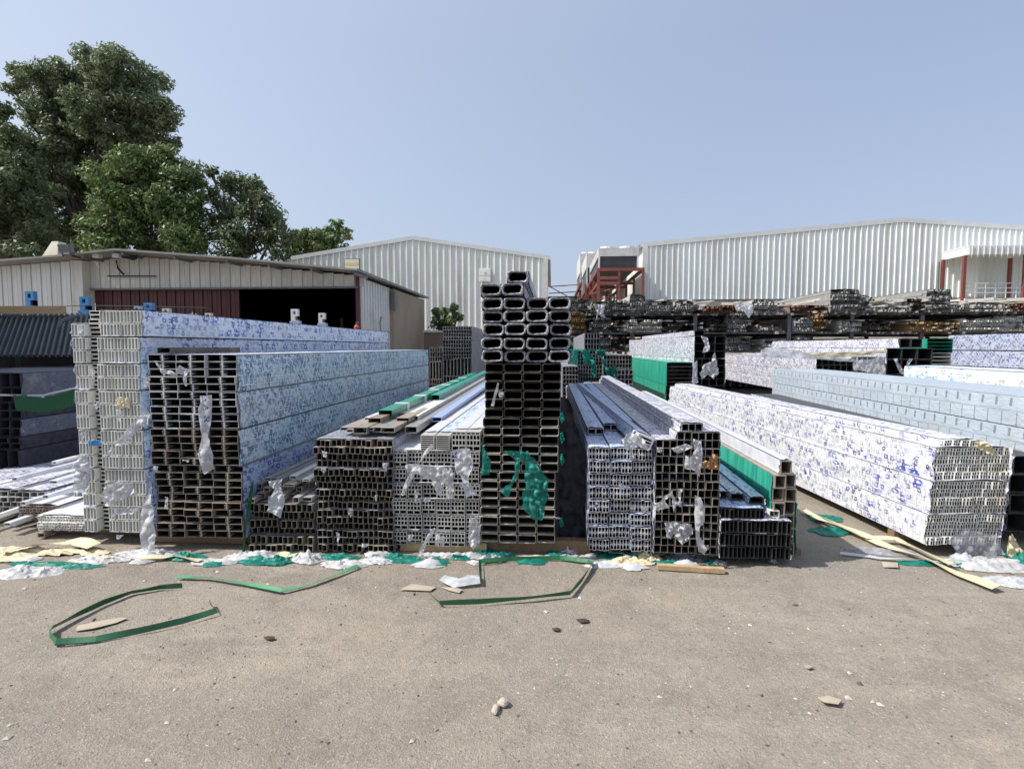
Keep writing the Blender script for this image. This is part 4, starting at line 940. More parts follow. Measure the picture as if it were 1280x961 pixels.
# ---- gabled warehouse in the middle distance
def gable(label, YG, uL, vL, uA, vA, uR, vbot, depth, pitch, mat, trim, name='warehouse', plinth=None, xr=None):
    XL, XA = PX(uL, YG, 350), PX(uA, YG, 350); XR = PX(uR, YG, 350) if uR else 2*XA-XL
    zE = PZ(uL, vL, YG); zA = PZ(uA, vA, YG); zR = zE
    e = empty(name, (XL, YG, 0)); tag(e, label, 'warehouse')
    z0_ = PZ(uA, vbot, YG) if vbot else 0
    def zt(x): return zE+(zA-zE)*(x-XL)/(XA-XL) if x < XA else zA+(zR-zA)*(x-XA)/(XR-XA)
    mb = MB(); ribbed_into(mb, XL, XA, z0_, zt, YG, pitch); ribbed_into(mb, XA, XR, z0_, zt, YG, pitch)
    mb.obj('wall', mat, e, (-XL, -YG, 0))
    for X_, sgn in ((XL, 1), (XR, -1)):
        mb = MB(); 
        n = int(depth/pitch/1.5)
        for k in range(n):
            a = YG+depth*k/n; b = YG+depth*(k+1)/n
            mb.quad((X_, a, z0_), (X_, b, z0_), (X_, b, zE), (X_, a, zE)); mb.box(X_-.035 if sgn > 0 else X_, a, z0_, X_ if sgn > 0 else X_+.035, a+.06, zE)
        mb.obj('side_wall', mat, e, (-XL, -YG, 0))
    mb = MB(); ov = .05
    for (xa, za, xb, zb_) in ((XL-.25, zE-.06, XA, zA+.02), (XA, zA+.02, XR+.25, zR-.06)):
        for dz in (.05, .13): mb.quad((xa, YG-ov, za+dz), (xb, YG-ov, zb_+dz), (xb, YG+depth, zb_+dz), (xa, YG+depth, za+dz))
    mb.obj('roof', trim, e, (-XL, -YG, 0))
    mb = MB()
    for (xa, za, xb, zb_) in ((XL-.25, zE-.06, XA, zA+.02), (XA, zA+.02, XR+.25, zR-.06)):
        mb.quad((xa, YG-ov-.01, za-.06), (xb, YG-ov-.01, zb_-.06), (xb, YG-ov-.01, zb_+.15), (xa, YG-ov-.01, za+.15))
        mb.quad((xa, YG-ov-.01, za-.06), (xb, YG-ov-.01, zb_-.06), (xb, YG-.04, zb_-.06), (xa, YG-.04, za-.06))
    for X_ in (XL, XR): mb.box(X_-.12, YG-.07, z0_, X_+.12, YG+.02, zE-.02)
    mb.obj('flashing', 'trim_white', e, (-XL, -YG, 0))
    if plinth:
        mb = MB(); mb.box(XL-.05, YG-.12, 0, XR+.05, YG+depth, z0_-.06); mb.obj('plinth', plinth, e, (-XL, -YG, 0))
        mb = MB(); mb.box(XL-.1, YG-.2, z0_-.055, XR+.1, YG-.002, z0_-.004); mb.obj('ledge', 'trim', e, (-XL, -YG, 0))
    return e, XL, XR, zE, z0_
gw, *_g = gable('white gabled warehouse with worn vertical sheets behind the workshop', 30, 350, 326, 517, 299, 682, None, 14, .34, 'panel_worn', 'trim_white')
mb = MB(); c = P(606, 344, 29.9); mb.box(-.32, 0, -.36, .32, .03, .36); mb.box(-.3, -.03, -.02, .3, 0, .3); mb.box(-.3, -.03, -.32, .3, 0, -.06); mb.box(-.06, -.05, .12, .06, -.03, .16)
pb = mb.obj('wall_box', 'panel_worn', gw, Vector((c.x, c.y, c.z))-gw.location)
we, XL2, XR2, zE2, zb2 = gable('large pale ribbed warehouse with low gable on the right above the rack', 28, 806, 306, 1125, 277, None, 373, 50, .262, 'panel_pale', 'trim_white', plinth='plinth')
# porch on the right warehouse
pr = empty('porch', (PX(1178, 26.3, 370), 26.3, 0)); tag(pr, 'projecting canopy on maroon posts with railing, right end of the large warehouse', 'porch')
Xp = PX(1176, 28, 330); Yp = 26.2; zt1 = PZ(1240, 308, 26.2); zt0 = PZ(1240, 318, 26.2)
off = -pr.location
mb = MB(); ribbed_into(mb, Xp+.12, Xp+9, zt0, lambda x: zt1, Yp, .25, rib=.03); mb.box(Xp, Yp+.002, zt0, Xp+9, Yp+.05, zt1); mb.obj('fascia', 'trim_white', pr, off)
mb = MB(); mb.box(Xp, Yp+.055, zt0+.01, Xp+.05, 27.94, zt1-.005); mb.box(Xp, Yp+.055, zt1+.01, Xp+9, 27.94, zt1+.06); mb.obj('canopy', 'trim_white', pr, off)
zfl = PZ(1240, 373, 26.4)
for u, yy in ((1178.5, 27.6), (1205, 26.45), (1262, 27.4), (1281, 26.45)):
    mb = MB(); xx = PX(u, yy, 340); mb.box(xx-.06, yy-.06, 0 if yy < 27 else zfl, xx+.06, yy+.06, zt0-.004); mb.obj('post', 'red_steel', pr, off)
mb = MB(); mb.box(Xp, 26.3, zfl-.15, Xp+9, 27.86, zfl); mb.obj('slab', 'plinth', pr, off)
mb = MB()
for z_ in (.35, .62, .9): mb.bar((Xp+.1, 26.5, zfl+z_*.75), (Xp+3.1, 26.5, zfl+z_*.75), .035)
for k in range(8): mb.bar((Xp+.1+k*.43, 26.5, zfl+.002), (Xp+.1+k*.43, 26.5, zfl+.7), .03)
mb.obj('railing', 'trim_white', pr, off)
mb = MB(); mb.bar((PX(1174, 27.6, 330), 27.6, zt0-.1), (PX(1174, 27.6, 330)+.01, 27.6, zfl-1.2), .05); mb.obj('downpipe', 'trim', pr, off)

# ---- cooling units on the red steel gantry
fr = empty('steel_gantry', (2.1, 25.2, 0)); tag(fr, 'red oxide steel gantry with railings carrying the rooftop cooling units', 'gantry')
xa, xb = 2.05, 3.95; off = -fr.location; zt_b = PZ(760, 337, 25.4)
def bars(name, lst, wd, mat='red_steel', par=fr):
    for a, b in lst:
        mb = MB(); mb.bar(Vector(a)+off, Vector(b)+off, wd); mb.obj(name, mat, par)
ysg = [25.4, 28.2, 31, 34, 37, 40, 44, 48]
for y in ysg: bars('post', [((xa, y, 0), (xa, y, zt_b)), ((xb+.05, y, 0), (xb+.05, y, zt_b))], .11)
bars('post', [((2.95, 25.4, 0), (2.95, 25.4, zt_b-.1)), ((2.95, 31, 0), (2.95, 31, zt_b-.1)), ((1.75, 30, 0), (1.75, 30, 4.9)), ((1.6, 33, 0), (1.6, 33, 4.9)), ((1.5, 38, 0), (1.5, 38, 4.7))], .1)
bars('beam', [((xa-.05, 25.4, zt_b), (xb+.1, 25.4, zt_b)), ((xa, 25.4, zt_b-.01), (xa, 48, zt_b-.01)), ((xb+.05, 25.4, zt_b-.01), (xb+.05, 48, zt_b-.01)), ((xa, 25.4, 4.65), (2.95, 25.4, 4.65)), ((xa, 25.42, 4.4), (xa, 48, 4.4)),
              ((xa, 25.4, 4.42), (2.95, 25.4, 4.42)), ((1.5, 30, 4.9), (1.5, 48, 4.9)), ((xa, 28.2, zt_b-.3), (xb, 28.2, zt_b-.3)), ((xa, 31, zt_b-.2), (xb, 31, zt_b-.2))], .13)
bars('handrail', [((xa-.3, 27, 4.1), (xa+.9, 25.6, 4.25)), ((xa+.9, 25.6, 4.25), (3.0, 25.5, 4.25)), ((xa, 26, 3.8), (2.9, 25.6, 3.8)), ((-.3, 40, 5.9), (1.5, 38, 4.7)), ((-.2, 34, 4.8), (1.6, 33, 4.8)), ((-.2, 34, 5.2), (1.6, 33, 5.2)), ((-.2, 34, 4.5), (1.6, 33, 4.5))], .05)
bars('brace', [((xa, 28, zt_b), (xa+.6, 25.4, 4.65)), ((xa, 33, zt_b), (xa, 36, 4.4)), ((xb-.6, 31, 3.2), (xb, 28, 4.2))], .07)
for k in range(6): bars('pipe', [((3.1+k*.14, 27+k*1.1, 0), (3.1+k*.14, 27+k*1.1, zt_b-.3+.05*k))], .07, 'trim_white' if k % 2 else 'roof_dark')
def cooler(y0, y1, zlo, zhi, lab):
    e = empty('cooling_unit', (xa, y0, zlo)); tag(e, lab, 'cooling unit'); W_ = 1.78; H_ = zhi-zlo; D_ = y1-y0
    mb = MB(); mb.box(0, 0, H_*.6, W_, D_, H_); mb.obj('casing', 'unit_grey', e)
    mb = MB(); mb.box(.06, .06, 0.04, W_-.06, D_-.06, H_*.6-.002)
    for i in range(12): mb.box(.1, .045, .06+i*H_*.045, W_-.1, .058, .075+i*H_*.045)
    mb.obj('coil', 'roof_dark', e)
    mb = MB()
    for x_ in (0, W_-.07):
        for y_ in (0, D_-.07): mb.box(x_, y_, 0, x_+.07, y_+.07, H_*.6-.001)
    mb.obj('leg_frame', 'trim_white', e)
    nf = int(D_/1.4)
    for i in range(max(2, nf)):
        for x_ in (.45, 1.33):
            mb = MB(); mb.tube([(x_, .6+i*1.3, H_+.001), (x_, .6+i*1.3, H_+.13)], [.36, .34], 14); mb.tube([(x_, .6+i*1.3, H_+.131), (x_, .6+i*1.3, H_+.14)], [.3, .3], 14, 0); mb.obj('fan_shroud', 'trim_white', e)
zc0 = zt_b+.07
cooler(25.6, 31.5, zc0, PZ(768, 310, 25.6), 'nearest white cooling unit with fan shrouds on the red gantry')
cooler(34.5, 40, zc0, PZ(725, 322, 34.5)+.25, 'second white cooling unit further back on the red gantry')
cooler(42.5, 48, zc0, PZ(725, 332, 42.5)+.9, 'farthest white cooling unit on the red gantry')
# far low dark roof between the two warehouses
fd = empty('far_shed', (0, 52, 0)); tag(fd, 'far low dark flat roofed shed glimpsed between the two warehouses', 'shed')
mb = MB(); mb.box(-2.5, 0, 0, 3, 10, 5.3); mb.obj('wall', 'plinth', fd); mb = MB(); mb.box(-2.7, -.3, 5.3, 3.2, 10, 6.2); mb.obj('roof', 'roof_dark', fd)

# ---- brown boundary wall and shrub
bw_ = empty('boundary_wall', (PX(530, 21, 440), 21, 0)); tag(bw_, 'low brown block wall between the beige block and the latticed stack', 'wall')
zbw = PZ(545, 413, 21)
mb = MB(); mb.box(0, 0, 0, 4.6, .2, zbw-.08); mb.obj('blockwork', 'brown_wall', bw_); mb = MB(); mb.box(-.02, -.05, zbw-.08, 4.65, .25, zbw); mb.obj('coping', 'plinth', bw_)

# ================================================================== TREES
def leaves_mesh(name, centers, radii, n_per, leaf, mat, seed, up=.35):
    r = np.random.default_rng(seed); allv = []
    for c, rad in zip(centers, radii):
        n = max(30, int(n_per*(rad/.5)**2))
        d = r.normal(size=(n, 3)); d /= np.linalg.norm(d, axis=1)[:, None]
        rr = rad*(r.random(n)**.45)
        p = np.array(c)+d*rr[:, None]*np.array([1, 1, .75])
        nrm = d*.8+r.normal(size=(n, 3))*.6+np.array([0, 0, up]); nrm /= np.linalg.norm(nrm, axis=1)[:, None]
        t = np.cross(nrm, r.normal(size=(n, 3))); t /= np.linalg.norm(t, axis=1)[:, None]
        b = np.cross(nrm, t); ln = leaf*r.uniform(.6, 1.3, n)[:, None]
        allv.append(np.stack([p-t*ln, p+b*ln*.38, p+t*ln, p-b*ln*.38], 1))
    V = np.concatenate(allv).reshape(-1, 3); nf = len(V)//4
    me = bpy.data.meshes.new(name); me.vertices.add(len(V)); me.vertices.foreach_set('co', V.ravel())
    me.loops.add(nf*4); me.loops.foreach_set('vertex_index', np.arange(nf*4)); me.polygons.add(nf)
    me.polygons.foreach_set('loop_start', np.arange(nf)*4); me.update(calc_edges=True); me.materials.append(M[mat]); return me
def tree(label, lobes, Y, base_u, mat, seed, n_per=70, leaf=.15, depth=1.0, clump=(.35, .8), dens=1.0, group=None):
    rr = random.Random(seed); centers = []; radii = []; anchors = []
    for (u, v, r) in lobes:
        R = r*Y/FPX; yy = Y+rr.uniform(-depth, depth); c = P(u, v, yy); anchors.append((c, R))
        n = int(11*dens*max(1, (R/.7))**2)
        for k in range(n):
            d = Vector((rr.gauss(0, 1), rr.gauss(0, 1), rr.gauss(0, 1))).normalized()
            q = c+Vector((d.x, d.y*1.1, d.z*.95))*R*(rr.random()**.3)*(1.0 if k % 4 else 1.16); cr = rr.uniform(*clump)*min(1, R/.9+.2)*(.92 if k % 4 else .55)
            centers.append(tuple(q)); radii.append(cr)
    bx = P(base_u, 400, Y).x; e = empty('tree', (bx, Y, 0)); tag(e, label, 'tree', group)
    me = leaves_mesh('crown', centers, radii, n_per, leaf, mat, seed)
    o = ob('crown', me, e, (-bx, -Y, 0))
    top = sum((a[0] for a in anchors), Vector())/len(anchors)
    mb = MB(); mid = Vector((bx+(top.x-bx)*.3, Y, top.z*.45)); hub = Vector((top.x, Y, top.z*.75))
    mb.tube([(bx, Y, -.1), (bx+.05, Y, 1.2), tuple(mid), tuple(hub)], [.34, .27, .22, .14], 8)
    mb.obj('trunk', 'bark', e, (-bx, -Y, 0))
    mb = MB()
    for (c, R) in anchors:
        s = mid.lerp(hub, rr.random()); m_ = s.lerp(c, .5)+Vector((0, 0, -.2))
        mb.tube([tuple(s), tuple(m_), tuple(c)], [.1, .07, .03], 6)
        for k in range(6):
            d = Vector((rr.gauss(0, 1), rr.gauss(0, 1), rr.gauss(0, .8))).normalized(); mb.tube([tuple(c.lerp(m_, .3)), tuple(c+d*R*.9)], [.035, .01], 4)
    mb.obj('limbs', 'bark', e, (-bx, -Y, 0))
    return e
tree('tall grey-green tree rising highest at the left behind the workshop', [(128, 82, 24), (150, 98, 28), (110, 105, 28), (185, 105, 20), (75, 92, 15), (50, 102, 18), (32, 95, 12), (24, 112, 11), (72, 118, 22), (60, 140, 22), (38, 138, 14), (165, 130, 34), (195, 140, 22), (208, 152, 11), (125, 145, 36), (85, 160, 32), (150, 175, 36),
      (190, 175, 22), (215, 178, 10), (60, 180, 28), (110, 200, 38), (150, 215, 36), (75, 225, 36), (120, 255, 38), (60, 270, 34), (95, 300, 34)], 31, 110, 'leaf_dark', 3, n_per=105, leaf=.13, depth=1.6)
tree('dark shaded tree cut by the left edge of the picture', [(-30, 160, 30), (0, 165, 18), (14, 170, 12), (-25, 210, 45), (12, 215, 30), (25, 250, 34), (-20, 270, 45), (20, 300, 36), (50, 310, 26), (0, 135, 10)], 27, -10, 'leaf_far', 5, n_per=90, leaf=.135, depth=1.4)
tree('bright green bushy tree in front of the tall one', [(165, 205, 18), (185, 208, 22), (205, 200, 17), (228, 215, 20), (140, 225, 20), (248, 228, 10), (175, 240, 34), (210, 245, 32), (150, 260, 28), (235, 260, 20), (190, 285, 38), (230, 292, 28), (150, 300, 30), (125, 285, 20), (250, 250, 9), (115, 305, 16)], 25, 190, 'leaf_mid', 8, n_per=115, leaf=.115)
tree('airy deep green tree with gaps, third from the left', [(285, 228, 12), (300, 234, 16), (322, 232, 10), (325, 245, 15), (268, 245, 11), (295, 258, 24), (330, 262, 20), (272, 275, 20), (348, 280, 15), (310, 290, 30), (345, 300, 22), (275, 305, 24), (220, 310, 24), (265, 215, 5), (320, 228, 5)], 26, 300, 'leaf_far', 13, n_per=100, leaf=.115, dens=.85)
tree('small low tree at the right end of the tree line', [(372, 296, 12), (388, 292, 10), (402, 296, 11), (415, 290, 12), (424, 282, 9), (432, 292, 6), (372, 312, 16), (395, 312, 18), (418, 308, 14), (360, 305, 12)], 48, 395, 'leaf_mid', 21, n_per=60, leaf=.2, clump=(.5, .9), dens=.5)
tree('scraggly creeper climbing at the warehouse foot left of the tower', [(556, 392, 8), (548, 403, 10), (562, 402, 9), (572, 396, 6), (545, 388, 4), (567, 384, 5), (556, 412, 8)], 22, 556, 'leaf_mid', 33, n_per=34, leaf=.08, depth=.3, clump=(.2, .4))

# ================================================================== POSTS, ROPE, SMALL THINGS BEHIND THE FRONT ROW
def hook_post(label, u, vt, vb, Y, wpx, mat, mat2, vpost=None):
    W_ = wpx*Y/FPX; H_ = (vb-vt)*Y/FPX; c = P(u, vb, Y)
    e = empty('lug_post', (c.x, Y, 0)); tag(e, label, 'post', 'lug topped posts of the storage rows')
    mb = MB(); zb_ = c.z
    hol = [(W_*.3, H_*.55, W_*.7, H_*.83), (W_*.62, H_*.05, W_, H_*.4)]
    section_into(mb, -W_/2, zb_, 0, W_, H_, hol, .09, .089); mb.obj('lug_plate', mat, e)
    mb = MB(); mb.box(-W_*.7, .0, zb_-.14, W_*.7, .12, zb_-.002); mb.box(-W_*.3, .02, 0, W_*.3, .1, zb_-.142); mb.obj('post', mat2, e)
for a in [('blue lug plate post before the white wall, leftmost', 37, 363, 383, 10.5, 12, 'blue_paint', 'blue_paint'), ('blue lug plate post at the workshop corner', 105, 370, 388, 10, 12, 'blue_paint', 'blue_paint'),
          ('thin pale post rising behind the white fluted stack', 171, 382, 395, 9, 7, 'grey_blue_paint', 'grey_blue_paint'), ('blue lug plate post behind the white fluted stack', 185, 378, 393, 9.5, 11, 'blue_paint', 'blue_paint'),
          ('cream lug plate post before the maroon wall, left one', 207, 385, 396, 11, 9, 'plinth', 'grey_blue_paint'), ('cream lug plate post before the maroon wall, right one', 260, 391, 401, 11.5, 8, 'plinth', 'grey_blue_paint'),
          ('pale lug plate post before the dark bay, left one', 368, 386, 401, 12, 9, 'trim_white', 'grey_blue_paint'), ('pale lug plate post before the dark bay, right one', 402, 391, 404, 12.6, 8, 'trim_white', 'grey_blue_paint')]:
    hook_post(*a)
mb = MB(); mb.tube([P(-60, 385, 10), P(35, 384, 10.3), P(105, 382, 9.9), P(185, 383, 9.4), P(260, 385, 9.3)], .008, 5); tag(mb.obj('rope', 'black'), 'thin dark line strung between the blue lug posts', 'rope')
e = empty('fire_extinguisher', P(446, 416, 14)); tag(e, 'small red extinguisher at the corner of the open bay', 'extinguisher')
mb = MB(); mb.tube([(0, 0, 0), (0, 0, .16), (0, 0, .2)], [.07, .07, .03], 12); mb.obj('cylinder', 'red', e); mb = MB(); mb.tube([(0, 0, .2), (0, 0, .27)], .02, 6); mb.bar((0, 0, .26), (.07, 0, .27), .02); mb.obj('valve', 'trim', e)
mb = MB(); mb.box(-.02, -.02, -.3, .02, .02, 0); mb.obj('bracket', 'trim', e)
e = empty('steel_bracket', (PX(470, 13.5, 415), 13.5, 0)); zq = PZ(470, 414, 13.5); tag(e, 'dark angled steel bracket with a short flat arm before the white side wall', 'bracket')
mb = MB(); mb.box(-.3, 0, zq-.04, .35, .12, zq); mb.box(.05, .03, 0, .12, .09, zq-.045); mb.tube([(.1, .05, zq), (.08, .05, zq+.2), (.12, .05, zq+.36)], [.03, .022, .03], 6); mb.obj('arm', 'trim', e)
# crumpled white cover behind top of S1
def blobfilm(name, label, cat, c, sx, sy, sz, mat, seed, group=None, res=22, sharp=1.0, parent=None):
    """a crumpled sheet heaped on what lies below it"""
    rr = random.Random(seed); vs = []; fs = []
    for j in range(res+1):
        for i in range(res+1):
            a = i/res*2-1; b = j/res*2-1; rad = max(abs(a), abs(b)); ang = math.atan2(b, a)
            k = math.sqrt(a*a+b*b); kk = 1 if k < 1e-5 else rad/k
            edge = 1+.35*mnoise.noise(Vector((math.cos(ang)*1.3+seed, math.sin(ang)*1.3, 0)))+.12*mnoise.noise(Vector((math.cos(ang)*5+seed, math.sin(ang)*5, 3)))
            x = a*kk*edge; y = b*kk*edge
            n1 = mnoise.noise(Vector((x*1.6+seed, y*1.6, seed*.7))); n2 = abs(mnoise.noise(Vector((x*3.6+seed, y*3.6, 5))))*1.5; n3 = abs(mnoise.noise(Vector((x*9+seed, y*9, 8))))
            h = max(0, (1-rad**2)*.5*(.6+n1*1.2)+n2*.6*(1.1-rad*.7)+n3*.16*sharp-.1)
            vs.append((x*sx+mnoise.noise(Vector((x*4, y*4, seed+1)))*sx*.14, y*sy+mnoise.noise(Vector((x*4, y*4, seed+9)))*sy*.14, h*sz+.003))
    for j in range(res):
        for i in range(res):
            q = j*(res+1)+i; fs.append((q, q+1, q+res+2, q+res+1))
    me = bpy.data.meshes.new(name); me.from_pydata(vs, [], fs); me.materials.append(M[mat]); me.polygons.foreach_set('use_smooth', [True]*len(fs))
    o = ob(name, me, parent, c, (0, 0, rr.uniform(0, 6.28) if parent is None and sx == sy else 0))
    if label: tag(o, label, cat, group)
    return o
blobfilm('film_heap', 'pointed white film heap before the maroon wall, left of the cream post', 'film', P(239, 402, 8.5), .22, .2, .25, 'film_white', 5)

# ---- lean-to with dark corrugated sheets on the far left
lt = empty('lean_to', (PX(0, 8, 420), 8, 0)); tag(lt, 'low dark corrugated lean-to sheltering the racks at the left edge', 'lean-to')
off = -lt.location
xa = PX(-420, 8, 420); xb = PX(86, 7.6, 420); zn = PZ(30, 394, 8.2); zfz = PZ(30, 446, 7.2)
mb = MB(); n = 84
for k in range(n):
    a = xa+(xb-xa)*k/n; b = xa+(xb-xa)*(k+1)/n; m_ = (a+b)/2; r_ = .03
    for (p0, p1, d0, d1) in ((a, a+(b-a)*.35, 0, 0), (a+(b-a)*.35, m_+(b-a)*.05, 0, r_), (m_+(b-a)*.05, b-(b-a)*.12, r_, r_), (b-(b-a)*.12, b, r_, 0)):
        mb.quad((p0+.75, 7.2-d0, zfz+d0), (p1+.75, 7.2-d1, zfz+d1), (p1, 8.2-d1, zn+d1), (p0, 8.2-d0, zn+d0))
mb.obj('roof_sheet', 'roof_dark', lt, off)
mb = MB(); mb.bar((xa, 8.1, zn+.09), (PX(88, 8.1), 8.1, zn+.07), .06, .12); mb.obj('edge_plank', 'wood', lt, off)
for u in (16, -120, -260):
    mb = MB(); xx = PX(u, 8.3, 430); mb.box(xx-.05, 8.27, 0, xx+.05, 8.36, zn+.12); mb.obj('post', 'roof_dark', lt, off)
mb = MB(); mb.box(xa, 9.6, 0, xb+.35, 9.7, zn-.02); mb.box(xa, 8.4, zn-.08, xb+.3, 9.58, zn-.03); mb.obj('back_wall', 'roof_dark', lt, off)
mb = MB(); mb.box(xa, 9.0, 1.18, xb+.2, 9.1, 1.27); mb.box(xa, 9.0, .62, xb+.2, 9.1, .7); mb.obj('rail', 'trim', lt, off)
mb = MB(); mb.tube([P(98, 394, 7.6), P(88, 398, 7.5), P(78, 401, 7.4), P(72, 410, 7.3)], [.012, .03, .03, .01], 6); mb.obj('torn_edge', 'roof_dark', lt, off)
# unseen shed-like block, added left of the racks only to shade them
ns = empty('added_shade_block', (-10.4, 6.6, 0)); tag(ns, 'unseen block added left of the racks to shade them', 'shed')
mb = MB(); mb.box(-1.9, -1.65, 0, 1.9, 1.35, 6); mb.obj('wall', 'panel_white', ns); mb = MB(); mb.box(-2, -1.75, 6.003, 2, 1.45, 6.1); mb.obj('roof', 'roof_grey', ns)
# stack under it, right side towards us
uF = 20; YF = 5.6; xr_ = PX(uF, YF, 520); Wk = 1.5
zs = [PZ(uF, v, YF) for v in (640, 562, 546, 524, 503, 466)]
fm = ['black', 'alu_char_and_shade', 'film_dark', 'film_dark', 'film_dark', 'film_dark']
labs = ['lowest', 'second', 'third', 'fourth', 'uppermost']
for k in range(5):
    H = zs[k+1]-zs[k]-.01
    bundle('dark shaded bundle under the lean-to at left, %s layer' % labs[k], 'shaded bundles under the lean-to', (xr_-Wk, YF+.02*k, zs[k]), 6, 12, 2, Wk/12, H/2, None, W=Wk, H=H, filmmat=['film_deep_shade', 'film_deep_shade', 'film_shade', 'film_deep_shade', 'film_shade'][k], joined=(holes_rect(Wk/12-.0012, H/2-.0012, .004), 'film_deep_shade'), faces='LRT')
# green netting and white cord strung in front
mb = MB(); pts = [(16, 494), (35, 495), (53, 497), (75, 492), (94, 486)]
Yn = 5.5
for (a, b) in zip(pts, pts[1:]):
    p0 = P(a[0], a[1], Yn); p1 = P(b[0], b[1], Yn); q0 = P(a[0]+4, a[1]+19, Yn); q1 = P(b[0]+4, b[1]+19, Yn); mb.quad(tuple(q0), tuple(q1), tuple(p1), tuple(p0))
M['net_dark'] = plain('dark_green_net', (.012, .06, .03), (.006, .035, .02), 60, .8, 0, .5, spec=.1)
tag(mb.obj('netting', 'net_dark'), 'dark green netting strip hanging below the white cord at left', 'netting')
mb = MB(); mb.tube([P(-20, 493, 5.4), P(20, 494, 5.7), P(53, 494, 5.8), P(75, 489, 5.85), P(97, 484, 5.9)], .011, 6); mb.tube([P(53, 494, 5.8), P(56, 503, 5.8), P(60, 515, 5.8)], [.012, .016, .018], 6)
tag(mb.obj('cord', 'rope'), 'white cord slung past the left stack with a hanging knotted end', 'cord')

# ---- low heap of pale tubes at lower left
def heap(cnt, ua, ub, vbase, Yf, mats, lab, grp, wds, hgs, z0, zr, seed, Lr=(4.5, 6), nseg=0):
    rr = random.Random(seed)
    for k in range(cnt):
        u = ua+(ub-ua)*(k+.5)/cnt; yy = Yf+rr.uniform(-.1, .3); xx = PX(u, yy, 640); zz = z0+rr.uniform(0, zr)
        if xx > PX(88, 4.2, 600): xx = PX(88, 4.2, 600)-rr.uniform(0, .1)
        o = loose(lab, grp, (xx, yy, zz), (xx+rr.uniform(-.12, .02), yy+rr.uniform(*Lr), zz+rr.uniform(0, .06)), rr.choice(wds), rr.choice(hgs), rr.choice(mats), name='bar', cat='bar')
M['film_low'] = M['film_white']
XS1L = PX(97, Y1, 560)-.02
backx = XS1L-.62
for k, (w_, h_, z_, y_, nx2, nz2, m_, fmn, lab) in enumerate([
        (.42, .12, .07, 4.3, 16, 5, 'alu_white', 'film_white', 'low bundle of tiny white tubes beside the leftmost tall stack'),
        (.36, .13, .07, 4.55, 12, 5, 'alu_brown', 'film_white', 'low bundle of tiny brownish tubes at the left edge'),
        (.5, .1, .21, 4.9, 12, 3, 'alu_white', 'film_s12', 'white printed bundle lying on the low heap at left'),
        (.5, .1, .34, 5.3, 12, 3, 'alu_dark_and_shade', 'film_s12', 'white printed bundle topmost on the low heap at left')]):
    xx = XS1L-w_-[0.02, .48, .0, .05][k]
    bundle(lab, None, (xx, y_, z_), 5.4, nx2, nz2, w_/nx2, h_/nz2, None, W=w_, H=h_, filmmat=fmn, joined=(holes_rect(w_/nx2-.0012, h_/nz2-.0012, .003), m_), rz=.02, bulge=.02)
bundle('broad low white bundle beneath the loose bars at the left edge', None, (XS1L-2.1, 4.75, .07), 5.4, 18, 4, 1.3/18, .05, None, W=1.3, H=.2, filmmat='film_s12', joined=(holes_rect(1.3/18-.0012, .0488, .003), ['alu_white', 'alu_grey']), bulge=.03)
LPOS = ['lowest', 'low middle', 'middle', 'upper middle', 'upper', 'topmost']
rr0 = random.Random(50)
for k in range(20):
    yy = 4.35+rr0.uniform(0, 1.3); xx = XS1L-1.5+.068*k; zz = .2+.1*rr0.random()+.04*(k % 3)
    loose('%s pale bar from the left strewn over the low heap at left' % ORD[k+1], 'pale bars strewn over the low heap', (xx, yy, zz), (xx+rr0.uniform(-.25, .12) if xx < XS1L-.3 else xx-rr0.uniform(.05, .3), yy+4.6, zz+.05), rr0.choice([.05, .08, .1]), rr0.choice([.03, .045]), rr0.choice(['alu_white', 'film_white', 'alu_white', 'film_white', 'alu_grey', 'alu_pale']), name='bar', cat='bar')

for k in range(16):
    yy = 4.28+rr0.uniform(0, .35); xx = XS1L-1.5+.088*k; zz = .004+.036*(k % 3)+rr0.uniform(0, .01)
    loose('%s thin white tube from the left poking out at the foot of the low heap' % ORD[k+1], 'thin white tubes at the foot of the low heap', (xx, yy, zz), (min(xx+rr0.uniform(-.2, .2), XS1L-.08), yy+3.2, zz+rr0.uniform(.05, .16)), rr0.choice([.03, .045, .06]), rr0.choice([.03, .04]), rr0.choice(['alu_white', 'alu_pale', 'film_white', 'alu_brown']), name='bar', cat='bar')

# ================================================================== THE LONG RACK ON THE RIGHT
YR = 19.4
rk = empty('storage_rack', (PX(700, YR, 420), YR, 0)); tag(rk, 'long dark steel cantilever rack of two shelves in front of the large warehouse', 'rack')
off = -rk.location; xa = PX(700, YR, 420); xb = PX(1420, YR, 420); zs1 = PZ(1000, 391.5, YR); zs2 = PZ(1000, 415, YR); zs3 = PZ(1000, 438, YR)
for z_, nm in ((zs1, 'shelf'), (zs2, 'shelf'), (zs3, 'shelf')):
    mb = MB(); mb.box(xa, YR, z_-.06, xb, YR+.12, z_-.004); mb.obj('beam', 'rack', rk, off)
    mb = MB(); mb.box(xa, YR+3, z_-.07, xb, YR+3.1, z_-.004); mb.box(xa, YR+5.6, z_-.07, xb, YR+5.7, z_-.004); mb.obj('beam', 'rack', rk, off)
for u in (712, 790, 868, 985, 1063, 1150, 1240, 1330):
    for y_ in (YR-.09, YR+3.12):
        mb = MB(); xx = PX(u, YR, 420); mb.box(xx-.06, y_, 0, xx+.06, y_+.085, zs1-.08); mb.obj('upright', 'rack', rk, off)
for u in (750, 829, 926, 1024, 1106, 1195, 1285):
    mb = MB(); xx = PX(u, YR, 420)
    for z_ in (zs1, zs2, zs3): mb.box(xx-.04, YR+.13, z_-.075, xx+.04, YR+5.58, z_-.01)
    mb.obj('bearer', 'rack', rk, off)
